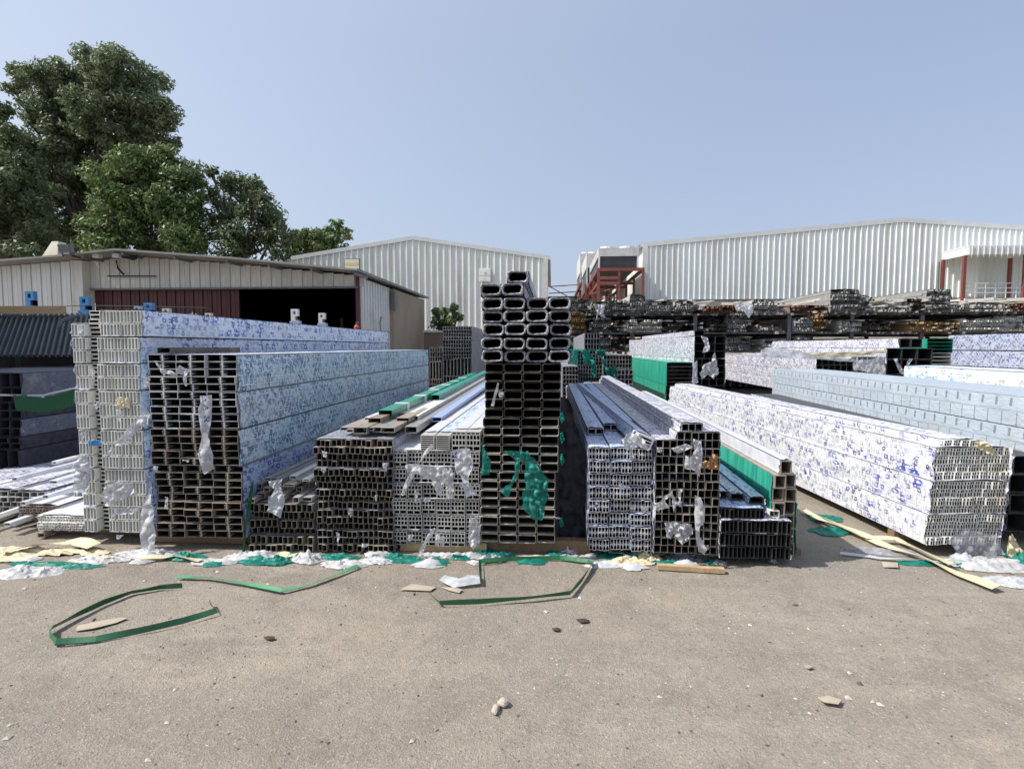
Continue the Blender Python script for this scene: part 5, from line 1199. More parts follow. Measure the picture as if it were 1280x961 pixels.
names = {'g': ('alu_grey', 'grey aluminium'), 'b': ('alu_block', 'dull grey'), 'r': ('rust', 'reddish brown'), 'y': ('wood_prof', 'woodgrain yellow'), 'w': ('alu_white', 'white'), 'd': ('alu_dark_and_shade', 'dark'), 't': ('alu_brown', 'tan')}
posw = {}
def rackb(u0, u1, vt, zsh, kind, shelf, Ln=5.6, cell=.05, film_=None, extra=''):
    x_ = PX(u0, YR, 420); W_ = (u1-u0)*YR/FPX; H_ = max(.05, PZ(u0, vt, YR)-zsh); cell = .068; nx2 = max(2, int(W_/cell)); nz2 = max(1, int(H_/(cell*.8)))
    mt, nm = names[kind]; yy = YR-.25+random.uniform(-.15, .15)
    lab = '%s profile bundle on the %s rack shelf, %s' % (nm, shelf, extra)
    return bundle(lab, 'profile bundles on the %s rack shelf' % shelf, (x_, yy, zsh+.003), Ln, nx2, nz2, W_/nx2, H_/nz2, None, W=W_, H=H_, filmmat=film_ or mt, joined=(holes_rect(W_/nx2-.0012, H_/nz2-.0012, .006), mt), jit=.014, yj=.22, bulge=.035, skip={(random.randrange(nx2), nz2-1-q_) for q_ in range(min(2, nz2)) for _ in range(nx2//2)}, rz=random.uniform(-.03, .03))
top = [(700, 722, 372, 'b', 'next to the tower'), (723, 738, 376, 'b', 'left of the torn film'), (739, 758, 379, 'b', 'under the torn film'), (759, 783, 377, 'g', 'below the red gantry'), (786, 803, 370, 'b', 'tallest one left of the warehouse'), (804, 836, 378, 'g', 'wide jumbled one'), (842, 862, 378, 'b', 'neat block before the cream plinth'),
       (876, 894, 385, 'r', 'left red one'), (896, 920, 383, 'r', 'right red one'), (936, 964, 376, 'b', 'half covered by white film'), (985, 1024, 383, 'r', 'broken wide red one'), (1030, 1060, 364, 'g', 'tallest neat block'), (1061, 1078, 371, 'g', 'step beside the tallest block'), (1081, 1118, 386, 'b', 'low wide one'), (1122, 1142, 375, 'd', 'with dark open cells'), (1152, 1178, 363, 'g', 'tall one left of the porch'), (1179, 1196, 383, 'b', 'low one by the porch post'), (1200, 1238, 380, 'b', 'wide one below the railing'), (1246, 1275, 381, 'r', 'near the right edge'), (1277, 1330, 376, 't', 'cut by the right edge')]
for u0, u1, vt, kd, ex in top: rackb(u0, u1, vt, zs1, kd, 'upper', extra=ex, film_='film_white' if 'white film' in ex else None)
mid_ = [(713, 731, 391, 'y', 'yellow block by the tower'), (736, 762, 398, 'b', 'left of the rack post'), (784, 822, 401, 'w', 'thin white one'), (826, 846, 404, 'd', 'low dark one'), (888, 904, 397, 'd', 'dark one with film'), (906, 926, 393, 'g', 'upright slatted one'), (946, 972, 406, 't', 'low tan one'), (990, 1008, 398, 'g', 'beside the yellow block'), (1009, 1023, 392, 'y', 'yellow block right of centre'),
        (1047, 1068, 402, 'w', 'white slatted one with green film behind'), (1071, 1101, 403, 'd', 'dark open one'), (1130, 1155, 403, 'y', 'left woodgrain one'), (1159, 1187, 402, 'y', 'right woodgrain one'), (1194, 1232, 399, 'w', 'wide white one'), (1238, 1262, 396, 'w', 'white jumbled one'), (1266, 1330, 402, 't', 'tan one at the right edge')]
for u0, u1, vt, kd, ex in mid_: rackb(u0, u1, vt, zs2, kd, 'middle', extra=ex)
low_ = [(880, 905, 424, 'b', 'crumpled one'), (908, 932, 422, 'g', 'wrapped in clear film'), (955, 990, 424, 'w', 'with crumpled white film'), (992, 1012, 420, 'g', 'pale one'), (1055, 1075, 424, 't', 'small tan one'), (700, 760, 420, 'b', 'behind the green rags')]
for u0, u1, vt, kd, ex in low_: rackb(u0, u1, vt, zs3, kd, 'lower', extra=ex)
for zsh, vlab, cnt, mt in ((zs1, 'upper', 420, 'alu_block'), (zs2, 'middle', 230, 'alu_block'), (zs3, 'lower', 120, 'alu_grey'), (zs1, 'upper', 60, 'alu_brown'), (zs1, 'upper', 40, 'alu_white'), (zs2, 'middle', 14, 'rust')):
    mb = MB(); rr = random.Random(cnt)
    for k in range(cnt):
        x_ = rr.uniform(xa+.2, xb-.3); y_ = YR-.35+rr.random()**2*1.2; z_ = zsh-.05+rr.random()**1.6*(.5 if zsh == zs1 else .36); L_ = rr.uniform(1.5, 5); w_ = rr.uniform(.03, .1)
        mb.bar((x_, y_, z_), (x_+rr.uniform(-.5, .3), y_+L_, z_+rr.uniform(-.02, .16)), w_, w_*rr.uniform(.5, 1.1))
    o = mb.obj('loose_profiles', mt); tag(o, 'jumble of loose profiles strewn over the %s rack shelf' % vlab, 'profiles', kind='stuff')
# stock massed at the back of the rack, charcoal colour standing for its shade
mb = MB(); rr = random.Random(4); x_ = xa
while x_ < xb:
    w_ = rr.uniform(.5, 1.2)
    for z_, zt2 in ((0.1, zs3-.12), (zs3+.0, zs2-.12), (zs2, zs1-.12)):
        h_ = (zt2-z_)*rr.uniform(.55, .98); nx2 = int(w_/.12)+1
        for i in range(nx2): mb.box(x_+i*w_/nx2, YR+2.2+rr.uniform(0, .5), z_, x_+(i+.9)*w_/nx2, YR+5.5, z_+h_*rr.uniform(.85, 1))
    x_ += w_+.04
o = mb.obj('stored_profiles', 'alu_char_and_shade'); tag(o, 'mass of stored profiles coloured dark for the shade deep inside the long rack', 'profiles', kind='stuff')
# torn film on the rack
def patch(name, label, cat, pts, Y, mat, amp=.02, seed=0, group=None, dens=7, ydrift=0.0, parent=None):
    """torn sheet hanging on a face: outline points given on the plane it hangs in, then folded in depth"""
    W3 = [P(u, v, Y) for (u, v) in pts]; xs_ = [p.x for p in W3]; zs_ = [p.z for p in W3]
    x0_, x1_, z0_, z1_ = min(xs_), max(xs_), min(zs_), max(zs_); rr = random.Random(seed+3)
    poly = [(p.x, p.z) for p in W3]; pp = []
    for i in range(len(poly)):
        a = poly[i]; b = poly[(i+1) % len(poly)]; n_ = 3
        for k in range(n_):
            t = k/n_; j = 0 if k == 0 else min(x1_-x0_, z1_-z0_)*.05
            pp.append(Vector((a[0]+(b[0]-a[0])*t+rr.uniform(-j, j), a[1]+(b[1]-a[1])*t+rr.uniform(-j, j))))
    def inside(x, z):
        c = False; n_ = len(poly)
        for i in range(n_):
            a = poly[i]; b = poly[i-1]
            if (a[1] > z) != (b[1] > z) and x < (b[0]-a[0])*(z-a[1])/(b[1]-a[1])+a[0]: c = not c
        return c
    st = max(x1_-x0_, z1_-z0_)/(dens*2.2); f_ = 1.9; ins = []
    x = x0_
    while x < x1_:
        z = z0_
        while z < z1_:
            q = (x+rr.uniform(-.3, .3)*st, z+rr.uniform(-.3, .3)*st)
            if inside(*q): ins.append(Vector(q))
            z += st/f_
        x += st/f_
    n_ = len(pp); vs, es, fs, *_ = delaunay_2d_cdt(pp+ins, [(i, (i+1) % n_) for i in range(n_)], [list(range(n_))], 1, 1e-5)
    ang = rr.uniform(0, 3); out = []
    for q in vs:
        fx = (q.x-x0_)/st/2.2; fz = (q.y-z0_)/st/2.2
        fold = math.sin(fx*2.2*math.cos(ang)+fz*math.sin(ang)*1.5+mnoise.noise(Vector((fx, fz, seed)))*3)*.5+mnoise.noise(Vector((fx*.8, fz*.5, seed+4)))+abs(mnoise.noise(Vector((fx*2.6, fz*1.3, seed+8))))*.6
        out.append((q.x, Y-.012-abs(fold)*amp*1.4-ydrift*(z1_-q.y)/(z1_-z0_+1e-6), q.y))
    me = bpy.data.meshes.new(name); me.from_pydata(out, [], fs); me.materials.append(M[mat])
    me.polygons.foreach_set('use_smooth', [True]*len(me.polygons))
    o = ob(name, me, parent)
    if label: tag(o, label, cat, group)
    return o
FY = 4.12
patch('film_rag', 'torn white film hanging over the rack edge at its left end', 'film', [(742, 381), (756, 380), (754, 392), (757, 398), (751, 396), (748, 392), (744, 403), (746, 390)], YR-.5, 'scrap_white', .05, 1)
patch('film_rag', 'white film drooping from the half covered bundle on the rack', 'film', [(917, 381), (940, 379), (941, 390), (936, 398), (930, 390), (920, 388)], YR-.5, 'scrap_white', .05, 2)
patch('film_rag', 'white film draped on the black tube stack, lower tangle', 'film', [(874, 466), (880, 455), (888, 452), (892, 440), (896, 458), (898, 466), (890, 474), (884, 468), (876, 474)], 11.2, 'scrap_white', .06, 3)
patch('film_rag', 'white film draped on the black tube stack, upper wisp', 'film', [(876, 420), (884, 422), (886, 430), (886, 438), (877, 441), (881, 432)], 11.2, 'scrap_white', .05, 4)
patch('film_rag', 'narrow white film strip down the black tube stack corner', 'film', [(866, 455), (871, 450), (872, 478), (866, 482)], 11.2, 'scrap_print', .04, 5)
patch('green_rag', 'left green rag on the far small tube stack', 'rag', [(726, 438), (735, 436), (740, 444), (745, 455), (746, 470), (741, 471), (738, 456), (730, 455)], 11.3, 'scrap_teal', .1, 6)
patch('green_rag', 'middle green rag on the far small tube stack', 'rag', [(745, 437), (756, 437), (757, 444), (748, 447), (744, 443)], 11.2, 'scrap_teal', .1, 7)
patch('green_rag', 'right green rag on the far small tube stack', 'rag', [(752, 449), (758, 448), (757, 458), (770, 458), (772, 470), (764, 475), (757, 466)], 11.2, 'scrap_teal', .1, 8)
patch('green_rag', 'plain green sheet beside the tower on the far stack', 'rag', [(709, 436), (723, 436), (722, 457), (710, 455)], 11.0, 'scrap_teal', .04, 9)
patch('cream_sheet', 'cream sheet lying over the bundles beside the big dark tubes', 'sheet', [(994, 438), (1010, 441), (1060, 440), (1107, 437), (1107, 441), (1060, 446), (1030, 448), (1005, 444)], 11.6, 'film_cream', .05, 10)
patch('film_rag', 'crumpled white film over the bundle left of the cream sheet', 'film', [(950, 437), (975, 434), (1000, 440), (1020, 445), (1045, 448), (1066, 447), (1064, 452), (1020, 449), (990, 447), (950, 446)], 11.35, 'scrap_white', .06, 11)
patch('printed_film', 'printed film over the bundle end left of big dark tubes', 'film', [(1066, 449), (1092, 448), (1104, 446), (1106, 468), (1098, 470), (1085, 466), (1066, 463)], 11.45, 'scrap_white', .03, 12)
patch('film_rag', 'crossed white tapes on the big dark tubes', 'film', [(1116, 448), (1121, 448), (1128, 462), (1136, 448), (1140, 448), (1130, 468), (1126, 468)], 11.7, 'scrap_white', .02, 13)

# ================================================================== FILM AND PAPER ON THE FRONT ROW
patch('film_strip', 'long white printed film strip hanging on the bronze stack', 'film', [(252, 494), (268, 493), (266, 520), (262, 545), (266, 560), (270, 585), (258, 592), (250, 570), (254, 545), (250, 520)], FY, 'scrap_print', .03, 20)
patch('film_strip', 'thin blue film wisp near the top of the bronze stack', 'film', [(196, 452), (201, 452), (204, 460), (222, 466), (228, 456), (238, 462), (236, 482), (233, 482), (232, 466), (222, 470), (204, 466)], FY, 'scrap_print', .02, 21)
patch('film_strip', 'white film caught across the fluted stack at mid height', 'film', [(146, 552), (168, 528), (188, 512), (190, 530), (176, 536), (158, 556), (146, 560)], FY, 'scrap_print', .03, 22)
patch('film_strip', 'white printed film drooping from the left fluted column', 'film', [(95, 580), (112, 565), (117, 600), (117, 614), (100, 618), (98, 600)], FY-.02, 'scrap_print', .04, 23)
patch('film_strip', 'crumpled white film at the middle of the fluted stack', 'film', [(128, 618), (140, 604), (152, 600), (165, 602), (175, 618), (160, 622), (148, 630), (132, 628)], FY-.02, 'scrap_white', .05, 24)
patch('film_strip', 'tall pointed grey film hanging at the fluted stack foot', 'film', [(191, 606), (196, 625), (204, 665), (202, 684), (188, 685), (181, 655), (184, 632)], FY-.06, 'scrap_white', .03, 25, ydrift=.05)
patch('film_strip', 'short white film flap across the lower fluted stack', 'film', [(138, 632), (160, 636), (180, 632), (172, 640), (150, 641)], FY-.03, 'scrap_white', .03, 26)
patch('film_strip', 'small blue printed film scrap on the narrow channel column', 'film', [(113, 550), (128, 549), (129, 556), (114, 557)], FY, 'blue_paint', .01, 27)
patch('film_strip', 'brownish paper scrap among the white flutes', 'paper', [(146, 496), (164, 496), (164, 510), (147, 510)], Y1-.01, 'film_cream', .008, 28)
patch('paper_sheet', 'grey pentagon paper hanging over the low brown stack', 'paper', [(345, 610), (352, 608), (357, 622), (353, 646), (335, 638), (340, 620)], 4.05, 'paper', .015, 30)
patch('paper_sheet', 'small pale paper above the hanging pentagon paper', 'paper', [(337, 601), (354, 598), (353, 606), (345, 611), (339, 607)], 4.06, 'paper', .015, 31)
patch('film_strip', 'dark green strap of film between bronze and low stack', 'film', [(309, 640), (316, 602), (319, 602), (313, 640), (308, 688), (304, 688)], 4.1, 'net_dark', .01, 32)
patch('film_strip', 'clear purple printed film draped on the grey cellular stack', 'film', [(566, 562), (588, 560), (592, 580), (586, 600), (596, 618), (584, 620), (578, 600), (570, 590)], FY, 'scrap_print', .03, 33)
patch('film_strip', 'grey printed film sagging over the middle of the grey cellular stack', 'film', [(508, 580), (540, 580), (560, 584), (558, 600), (552, 622), (545, 608), (538, 596), (520, 592), (510, 590)], FY, 'scrap_white', .03, 34)
patch('film_strip', 'long white twisted film strip from block top down left', 'film', [(540, 554), (543, 557), (524, 580), (506, 618), (502, 618), (518, 582)], FY-.01, 'scrap_white', .02, 35)
patch('film_strip', 'pointed clear film piece on the right of the grey cellular stack', 'film', [(562, 580), (568, 590), (569, 622), (558, 622), (559, 600)], FY-.02, 'scrap_white', .03, 36)
patch('film_strip', 'white film tail at the foot of the grey cellular stack', 'film', [(540, 660), (545, 658), (530, 690), (520, 698), (526, 684)], FY-.04, 'scrap_white', .02, 37)
patch('film_strip', 'crumpled clear film at the lower right of the grey cellular stack', 'film', [(588, 648), (598, 644), (601, 676), (592, 684), (586, 670)], FY, 'scrap_white', .04, 38)
patch('teal_film', 'left tail of the big torn teal film on the tower', 'film', [(630, 562), (652, 563), (649, 590), (640, 606), (636, 620), (626, 612), (636, 605), (644, 590), (644, 574)], FY, 'scrap_teal', .03, 40)
patch('teal_film', 'big torn teal film hanging in the middle of the tower', 'film', [(650, 563), (660, 562), (672, 580), (686, 598), (684, 625), (680, 640), (677, 650), (666, 646), (655, 632), (653, 620), (658, 604), (656, 592), (657, 580), (652, 574)], FY-.01, 'scrap_teal', .05, 41, dens=10)
patch('teal_film', 'teal film strip at the left edge of the tower', 'film', [(602, 550), (606, 560), (614, 575), (612, 593), (602, 592), (603, 575)], FY, 'scrap_teal', .02, 42)
for q, (u, v) in enumerate([(703, 545), (703, 572), (702, 650), (703, 520)]): patch('teal_film', 'teal film shred sticking out at the right edge of the tower, %s' % ['upper middle', 'lower middle', 'lowest', 'topmost'][q], 'film', [(u-3, v-4), (u, v-6), (u+3, v+4), (u-1, v+9), (u-3, v+3)], FY+.02, 'scrap_teal', .02, 43+q)
patch('plastic_sheet', 'black plastic sheeting filling the gap right of the tower to darken it', 'sheet', [(699, 495), (710, 498), (722, 535), (731, 562), (737, 692), (698, 692)], 4.5, 'navy_sheet', .05, 49, dens=12)  # sheet cut to the whole dark outline of the gap, standing for its shade
patch('tape', 'short white tape streak on the upper bronze tubes', 'tape', [(622, 478), (624, 479), (618, 507), (614, 507)], FY, 'scrap_white', .008, 50)
patch('paper_sheet', 'white folded paper hanging on the dark square tube stack', 'paper', [(856, 568), (862, 572), (872, 552), (876, 548), (877, 575), (874, 596), (868, 588), (855, 585)], 4.05, 'scrap_white', .02, 51)
patch('film_strip', 'oval printed film flap beside the folded paper', 'film', [(866, 548), (873, 550), (878, 565), (875, 575), (868, 572)], 4.04, 'scrap_print', .02, 52)
patch('brown_paper', 'crumpled brown paper at the right of the dark square tubes', 'paper', [(873, 577), (884, 575), (888, 568), (895, 566), (896, 586), (884, 585), (874, 583)], 4.08, 'brown_paper', .03, 53)
patch('film_strip', 'white film ribbon down the lower dark square tubes', 'film', [(868, 618), (874, 620), (880, 635), (878, 650), (872, 658), (874, 670), (882, 684), (880, 692), (872, 688), (868, 665), (867, 640)], 4.06, 'scrap_white', .03, 54)
patch('film_strip', 'white cloth-like film on the lower left of dark tubes', 'film', [(830, 652), (842, 650), (845, 660), (838, 672), (831, 668)], 4.06, 'scrap_white', .04, 55)
patch('film_strip', 'wide white film flap on the lower dark tubes', 'film', [(843, 650), (862, 652), (864, 664), (858, 676), (850, 678), (842, 668)], 4.06, 'scrap_white', .04, 56)
patch('film_strip', 'thin curved white strip at mid height of dark tubes', 'film', [(820, 632), (818, 645), (816, 652), (818, 632), (827, 622), (840, 612), (844, 628), (842, 640), (840, 630), (838, 620), (830, 624), (836, 634), (824, 636)], 4.06, 'scrap_white', .02, 57)
patch('film_strip', 'white film wisp near the top of the dark square tubes', 'film', [(839, 559), (848, 556), (858, 554), (866, 558), (856, 562), (848, 566), (841, 563)], 4.06, 'scrap_white', .02, 58)
patch('film_strip', 'ragged white film skirt under the tilted pale profile', 'film', [(776, 548), (786, 540), (800, 544), (812, 560), (808, 562), (796, 556), (788, 562), (780, 560)], 4.1, 'scrap_white', .03, 59)
patch('film_strip', 'grimy clear film over the hooked profile ends', 'film', [(1184, 674), (1200, 660), (1225, 664), (1245, 668), (1250, 690), (1230, 696), (1195, 692)], 4.42, 'scrap_clear', .03, 60)
patch('cream_sheet', 'cream torn sheet on top of the big white stack', 'sheet', [(1214, 550), (1226, 550), (1238, 560), (1246, 568), (1230, 566), (1220, 560)], 4.45, 'film_cream', .03, 61)
patch('cream_sheet', 'cream sheet standing between white stack and black tubes', 'sheet', [(1258, 668), (1262, 665), (1276, 690), (1273, 708), (1256, 692)], 4.4, 'film_cream', .03, 62)

# ================================================================== LITTER ALONG THE FOOT OF THE STACKS
rl = random.Random(99)
lit = [('film_cream', 40, 690, .42, .07, .12, 'wide cream foam sheet rumpled before the low white tubes', 'sheet'), ('film_cream', 5, 696, .25, .1, .06, 'cream foam piece at the left edge of the litter', 'sheet'),
       ('scrap_white', 28, 716, .2, .1, .1, 'crumpled clear film bag, frontmost at lower left', 'film'), ('scrap_white', 58, 716, .12, .08, .08, 'rolled clear film bundle at lower left', 'film'), ('scrap_teal', 50, 706, .26, .06, .05, 'teal film strip below the cream sheet', 'film'),
       ('scrap_teal', 95, 708, .2, .05, .04, 'long flat teal strip under the leftmost stack', 'film'), ('scrap_white', 125, 700, .2, .07, .07, 'white and blue film heap before the fluted stack', 'film'), ('film_cream', 130, 700, .1, .05, .05, 'small cream scrap before the fluted stack', 'sheet'),
       ('scrap_white', 190, 694, .28, .08, .1, 'large white film mound before the fluted and bronze stacks', 'film'), ('scrap_teal', 232, 697, .16, .07, .08, 'bright teal crumple below the bronze stack', 'film'), ('scrap_white', 262, 702, .16, .06, .03, 'flat pale film piece below the bronze stack', 'film'),
       ('scrap_white', 315, 697, .25, .08, .12, 'big white film bag below the low brown stack', 'film'), ('scrap_teal', 345, 702, .14, .06, .06, 'teal film tuft right of the white bag', 'film'), ('scrap_white', 385, 700, .14, .07, .11, 'whitish rounded bag before the wide brown stack', 'film'),
       ('scrap_teal', 420, 697, .2, .05, .05, 'teal film band under the wide brown stack', 'film'), ('scrap_white', 432, 706, .17, .07, .08, 'clear crumpled film loop before the wide brown stack', 'film'), ('scrap_white', 470, 702, .14, .06, .05, 'smoothed white film before the grey stack', 'film'),
       ('scrap_teal', 500, 697, .16, .05, .07, 'teal film fold before the grey cellular stack', 'film'), ('scrap_teal', 525, 702, .22, .05, .04, 'long grey-teal strip before the grey cellular stack', 'film'), ('scrap_white', 560, 695, .2, .06, .06, 'white film strip below the timber at the grey stack', 'film'),
       ('scrap_teal', 600, 690, .12, .06, .09, 'folded teal film at the left foot of the tower', 'film'), ('scrap_teal', 628, 694, .12, .05, .07, 'small bright teal tuft at the tower foot', 'film'), ('film_cream', 660, 697, .25, .04, .03, 'shredded straw-like packing at the tower foot', 'packing'),
       ('scrap_white', 697, 696, .18, .05, .04, 'pale teal-white film strip right of the tower foot', 'film'), ('scrap_white', 712, 690, .06, .05, .13, 'upright white film point right of the tower', 'film'), ('paper', 757, 706, .13, .06, .05, 'pale paper flap under the grooved profile stack', 'paper'),
       ('film_cream', 785, 704, .17, .07, .1, 'crumpled cream paper heap under the grooved profiles', 'paper'), ('film_cream', 810, 698, .1, .06, .15, 'cream paper peak beside the timber plank', 'paper'), ('scrap_teal', 835, 703, .14, .05, .04, 'dark teal film before the dark square tubes', 'film'),
       ('scrap_clear', 862, 697, .18, .07, .1, 'shiny clear film wad before the dark square tubes', 'film'), ('scrap_clear', 830, 688, .14, .06, .07, 'clear film wad tucked under the dark square tubes', 'film'), ('scrap_white', 895, 703, .08, .04, .04, 'tiny white scrap at the corner of dark tubes', 'film'), ('scrap_white', 967, 703, .03, .03, .07, 'white tape knot under the black channels', 'tape'),
       ('scrap_white', 1230, 706, .28, .14, .14, 'big heap of clear printed film at the right foreground', 'film'), ('scrap_print', 1212, 702, .14, .1, .12, 'white printed film sheet in the right heap', 'film'), ('scrap_print', 1270, 728, .16, .1, .06, 'white printed film lying frontmost at the right edge', 'film'), ('scrap_teal', 1195, 704, .12, .07, .06, 'teal scrap under the big white stack', 'film'),
       ('scrap_teal', 1040, 664, .2, .1, .05, 'dark teal film lying in the gap before the white stack', 'film'), ('scrap_teal', 1030, 648, .16, .1, .05, 'second teal film further back in the gap', 'film'), ('scrap_clear', 1108, 690, .26, .08, .05, 'dusty clear film along the cream strips', 'film'), ('scrap_teal', 1150, 704, .2, .05, .02, 'thin teal film under the cream strip', 'film'), ('scrap_teal', 1276, 700, .1, .12, .14, 'green film standing at the far right edge', 'film')]
for k, (mt, u, v, sx, sy, sz, lab, cat) in enumerate(lit):
    blobfilm('film_scrap' if cat == 'film' else cat+'_scrap', lab, cat, G(u, v), sx, sy*1.1, sz*(.62 if sz > .06 else .7), mt, 200+k*3.7, res=30)
for k in range(30):
    u = rl.uniform(0, 900); v = rl.uniform(690, 706)+ (4 if u > 700 else 0); s_ = rl.uniform(.03, .08)
    blobfilm('film_scrap', 'small torn scrap of packing film in the litter line', 'scrap', G(u, v), s_*1.6, s_, s_*.6, rl.choice(['scrap_white', 'scrap_teal', 'scrap_white', 'paper', 'film_cream', 'scrap_white']), 900+k*2.1, 'small scraps along the litter line', res=9)

def ribbon(name, label, cat, pts, wd, mat, lift=0.012, group=None, edge=False, seed=0, thick=.003, sub=6):
    P3 = [G(*p[:2]) + Vector((0, 0, (p[2] if len(p) > 2 else lift))) for p in pts]
    path = []
    for a, b in zip(P3, P3[1:]):
        for k in range(sub): path.append(a.lerp(b, k/sub))
    path.append(P3[-1]); mb = MB(); rr_ = random.Random(seed)
    for i, (a, b) in enumerate(zip(path, path[1:])):
        pass
    L_ = []
    for i, p in enumerate(path):
        d = (path[min(i+1, len(path)-1)]-path[max(i-1, 0)]); d.z = 0; d.normalize(); s = Vector((-d.y, d.x, 0))
        g = max(0, gheight(p.x, p.y)); tw = .35*math.sin(i*.35+seed)+(1.15 if edge else 0)
        s2 = s*math.cos(tw)+Vector((0, 0, 1))*math.sin(tw)
        c = Vector((p.x, p.y, g+p.z*(.35 if edge else 1)+abs(math.sin(tw))*wd*.45+mnoise.noise(p*3)*.004+.004))
        L_.append((c-s2*wd/2, c+s2*wd/2))
    vs = []; fs = []
    for a, b in L_:
        n_ = Vector((0, 0, thick)); vs += [a, b, b+n_, a+n_]
    for i in range(len(L_)-1):
        o_ = i*4
        for j in range(4): fs.append((o_+j, o_+(j+1) % 4, o_+4+(j+1) % 4, o_+4+j))
    fs.append((0, 1, 2, 3)); e_ = (len(L_)-1)*4; fs.append((e_+3, e_+2, e_+1, e_))
    me = bpy.data.meshes.new(name); me.from_pydata([tuple(v) for v in vs], [], fs); me.materials.append(M[mat])
    o = ob(name, me); tag(o, label, cat, group); return o
ribbon('strap', 'green packing strap bent in a long open loop, leftmost', 'strap', [(228, 736), (200, 738), (165, 744), (130, 757), (96, 773), (64, 791, .03), (63, 800, .03), (70, 808, .02), (120, 803), (175, 793), (230, 780), (270, 768, .02), (262, 757, .02)], .03, 'strap', seed=1, edge=True, thick=.006)
ribbon('strap', 'pale green packing strap lying in a shallow V, second from left', 'strap', [(222, 724), (258, 725), (300, 731), (352, 742), (390, 733), (425, 719), (448, 710)], .03, 'strap_pale', seed=2)
ribbon('strap', 'green strap bent in a boxy outline before the tower', 'strap', [(601, 733, .01), (600, 706, .03), (640, 702), (700, 701), (742, 707, .03), (728, 728), (713, 745), (660, 751), (600, 756), (550, 758), (538, 746, .015)], .03, 'strap', seed=3, edge=True, thick=.006)
ribbon('foam_strip', 'long cream foam strip running along the foot of the big white stack', 'strip', [(1245, 740), (1200, 722), (1150, 700), (1100, 684), (1060, 664), (1030, 652), (1004, 642)], .07, 'film_cream', lift=.02, seed=4)
ribbon('foam_strip', 'second cream foam strip crossing beside the longer one', 'strip', [(1190, 712), (1150, 694), (1120, 680), (1085, 678), (1050, 664), (1015, 650)], .05, 'film_cream', lift=.035, seed=6)
ribbon('foam_strip', 'narrow grey-green strip beyond the cream foam strips', 'strip', [(1050, 694), (1100, 700), (1150, 702), (1190, 706)], .03, 'paper', lift=.01, seed=7)
ribbon('foam_strip', 'long cream board edge left of the heap', 'strip', [(0, 696), (50, 690), (95, 684), (118, 690)], .1, 'film_cream', lift=.04, seed=9)
# timber: plank, bearers
def timber(label, a, b, wd, hg, mat='wood', name='timber'):
    a = Vector(a); b = Vector(b); L_ = (b-a).length; mb = MB(); rr_ = random.Random(int(a.x*100))
    n_ = 6
    for k in range(n_+1): 
        y = L_*k/n_; j = rr_.uniform(-.003, .003)
        mb.v += [(j, y, 0), (wd+j, y, 0), (wd+j, y, hg+j), (j, y, hg+j)]
    for k in range(n_):
        for q in range(4): mb.f.append((k*4+q, k*4+4+q, k*4+4+(q+1) % 4, k*4+(q+1) % 4)); mb.mi.append(0); mb.uv.append(None)
    mb.f.append((0, 1, 2, 3)); mb.f.append((n_*4+3, n_*4+2, n_*4+1, n_*4)); mb.mi += [0, 0]; mb.uv += [None]*2
    me = mb.mesh(name, mat); o = ob(name, me, None, a, (b-a).to_track_quat('Y', 'Z').to_euler()); tag(o, label, 'timber'); return o
timber('pale sawn plank on the ground before the dark square tubes', G(906, 717, .005), G(822, 712, .005), .045, .032)
for k, (u0, u1, yy, lab, mt) in enumerate([(70, 190, 4.45, 'old bearer timber under the fluted stack', 'wood_dark'), (190, 305, 4.3, 'old bearer timber under the bronze stack', 'wood_dark'), (306, 494, 4.33, 'dark bearer timber under the two brown stacks', 'wood_dark'),
                              (500, 608, 4.24, 'light bearer timber under the grey cellular stack', 'wood'), (609, 738, 4.28, 'reddish bearer timber under the tower', 'wood_dark'), (739, 900, 4.4, 'bearer timber under the grooved and dark tube stacks', 'wood_dark'), (902, 1002, 4.35, 'bearer timber under the black channels', 'wood_dark')]):
    x0_ = PX(u0, yy, 680); x1_ = PX(u1, yy, 680); timber(lab, (x0_, yy+.09, 0), (x1_, yy+.09, 0), .09, [.095, .09, .075, .075, .095, .065, .055][k], mt, 'bearer')
    timber(lab.replace('timber', 'timber, rear one,'), (x0_, yy+4.09, 0), (x1_, yy+4.09, 0), .09, [.095, .09, .075, .075, .095, .065, .055][k], mt, 'bearer')
c9, s9 = math.cos(r9), math.sin(r9)
for q, t_ in enumerate((.35, 2.4, 4.6)):
    bx0 = a9.x-s9*t_; by0 = 4.5+c9*t_; timber('bearer timber under the big white stack, %s one' % ['front', 'middle', 'rear'][q], (bx0, by0, 0), (bx0+W9, by0+.01, 0), .09, .088, 'wood_dark', 'bearer')
rl2 = random.Random(41)
for k in range(7):
    u0_ = rl2.uniform(20, 880); L_ = rl2.uniform(30, 80); v0_ = rl2.uniform(692, 703)
    ribbon('film_ribbon', 'twisted ribbon of torn packing film in the litter line', 'film', [(u0_, v0_), (u0_+L_*.3, v0_+rl2.uniform(-4, 5)), (u0_+L_*.6, v0_+rl2.uniform(-4, 6)), (u0_+L_, v0_+rl2.uniform(-3, 5))], rl2.uniform(.03, .07), rl2.choice(['scrap_white', 'scrap_teal', 'scrap_print', 'film_cream', 'scrap_white']), lift=.015, group='twisted film ribbons in the litter', seed=k*1.3)
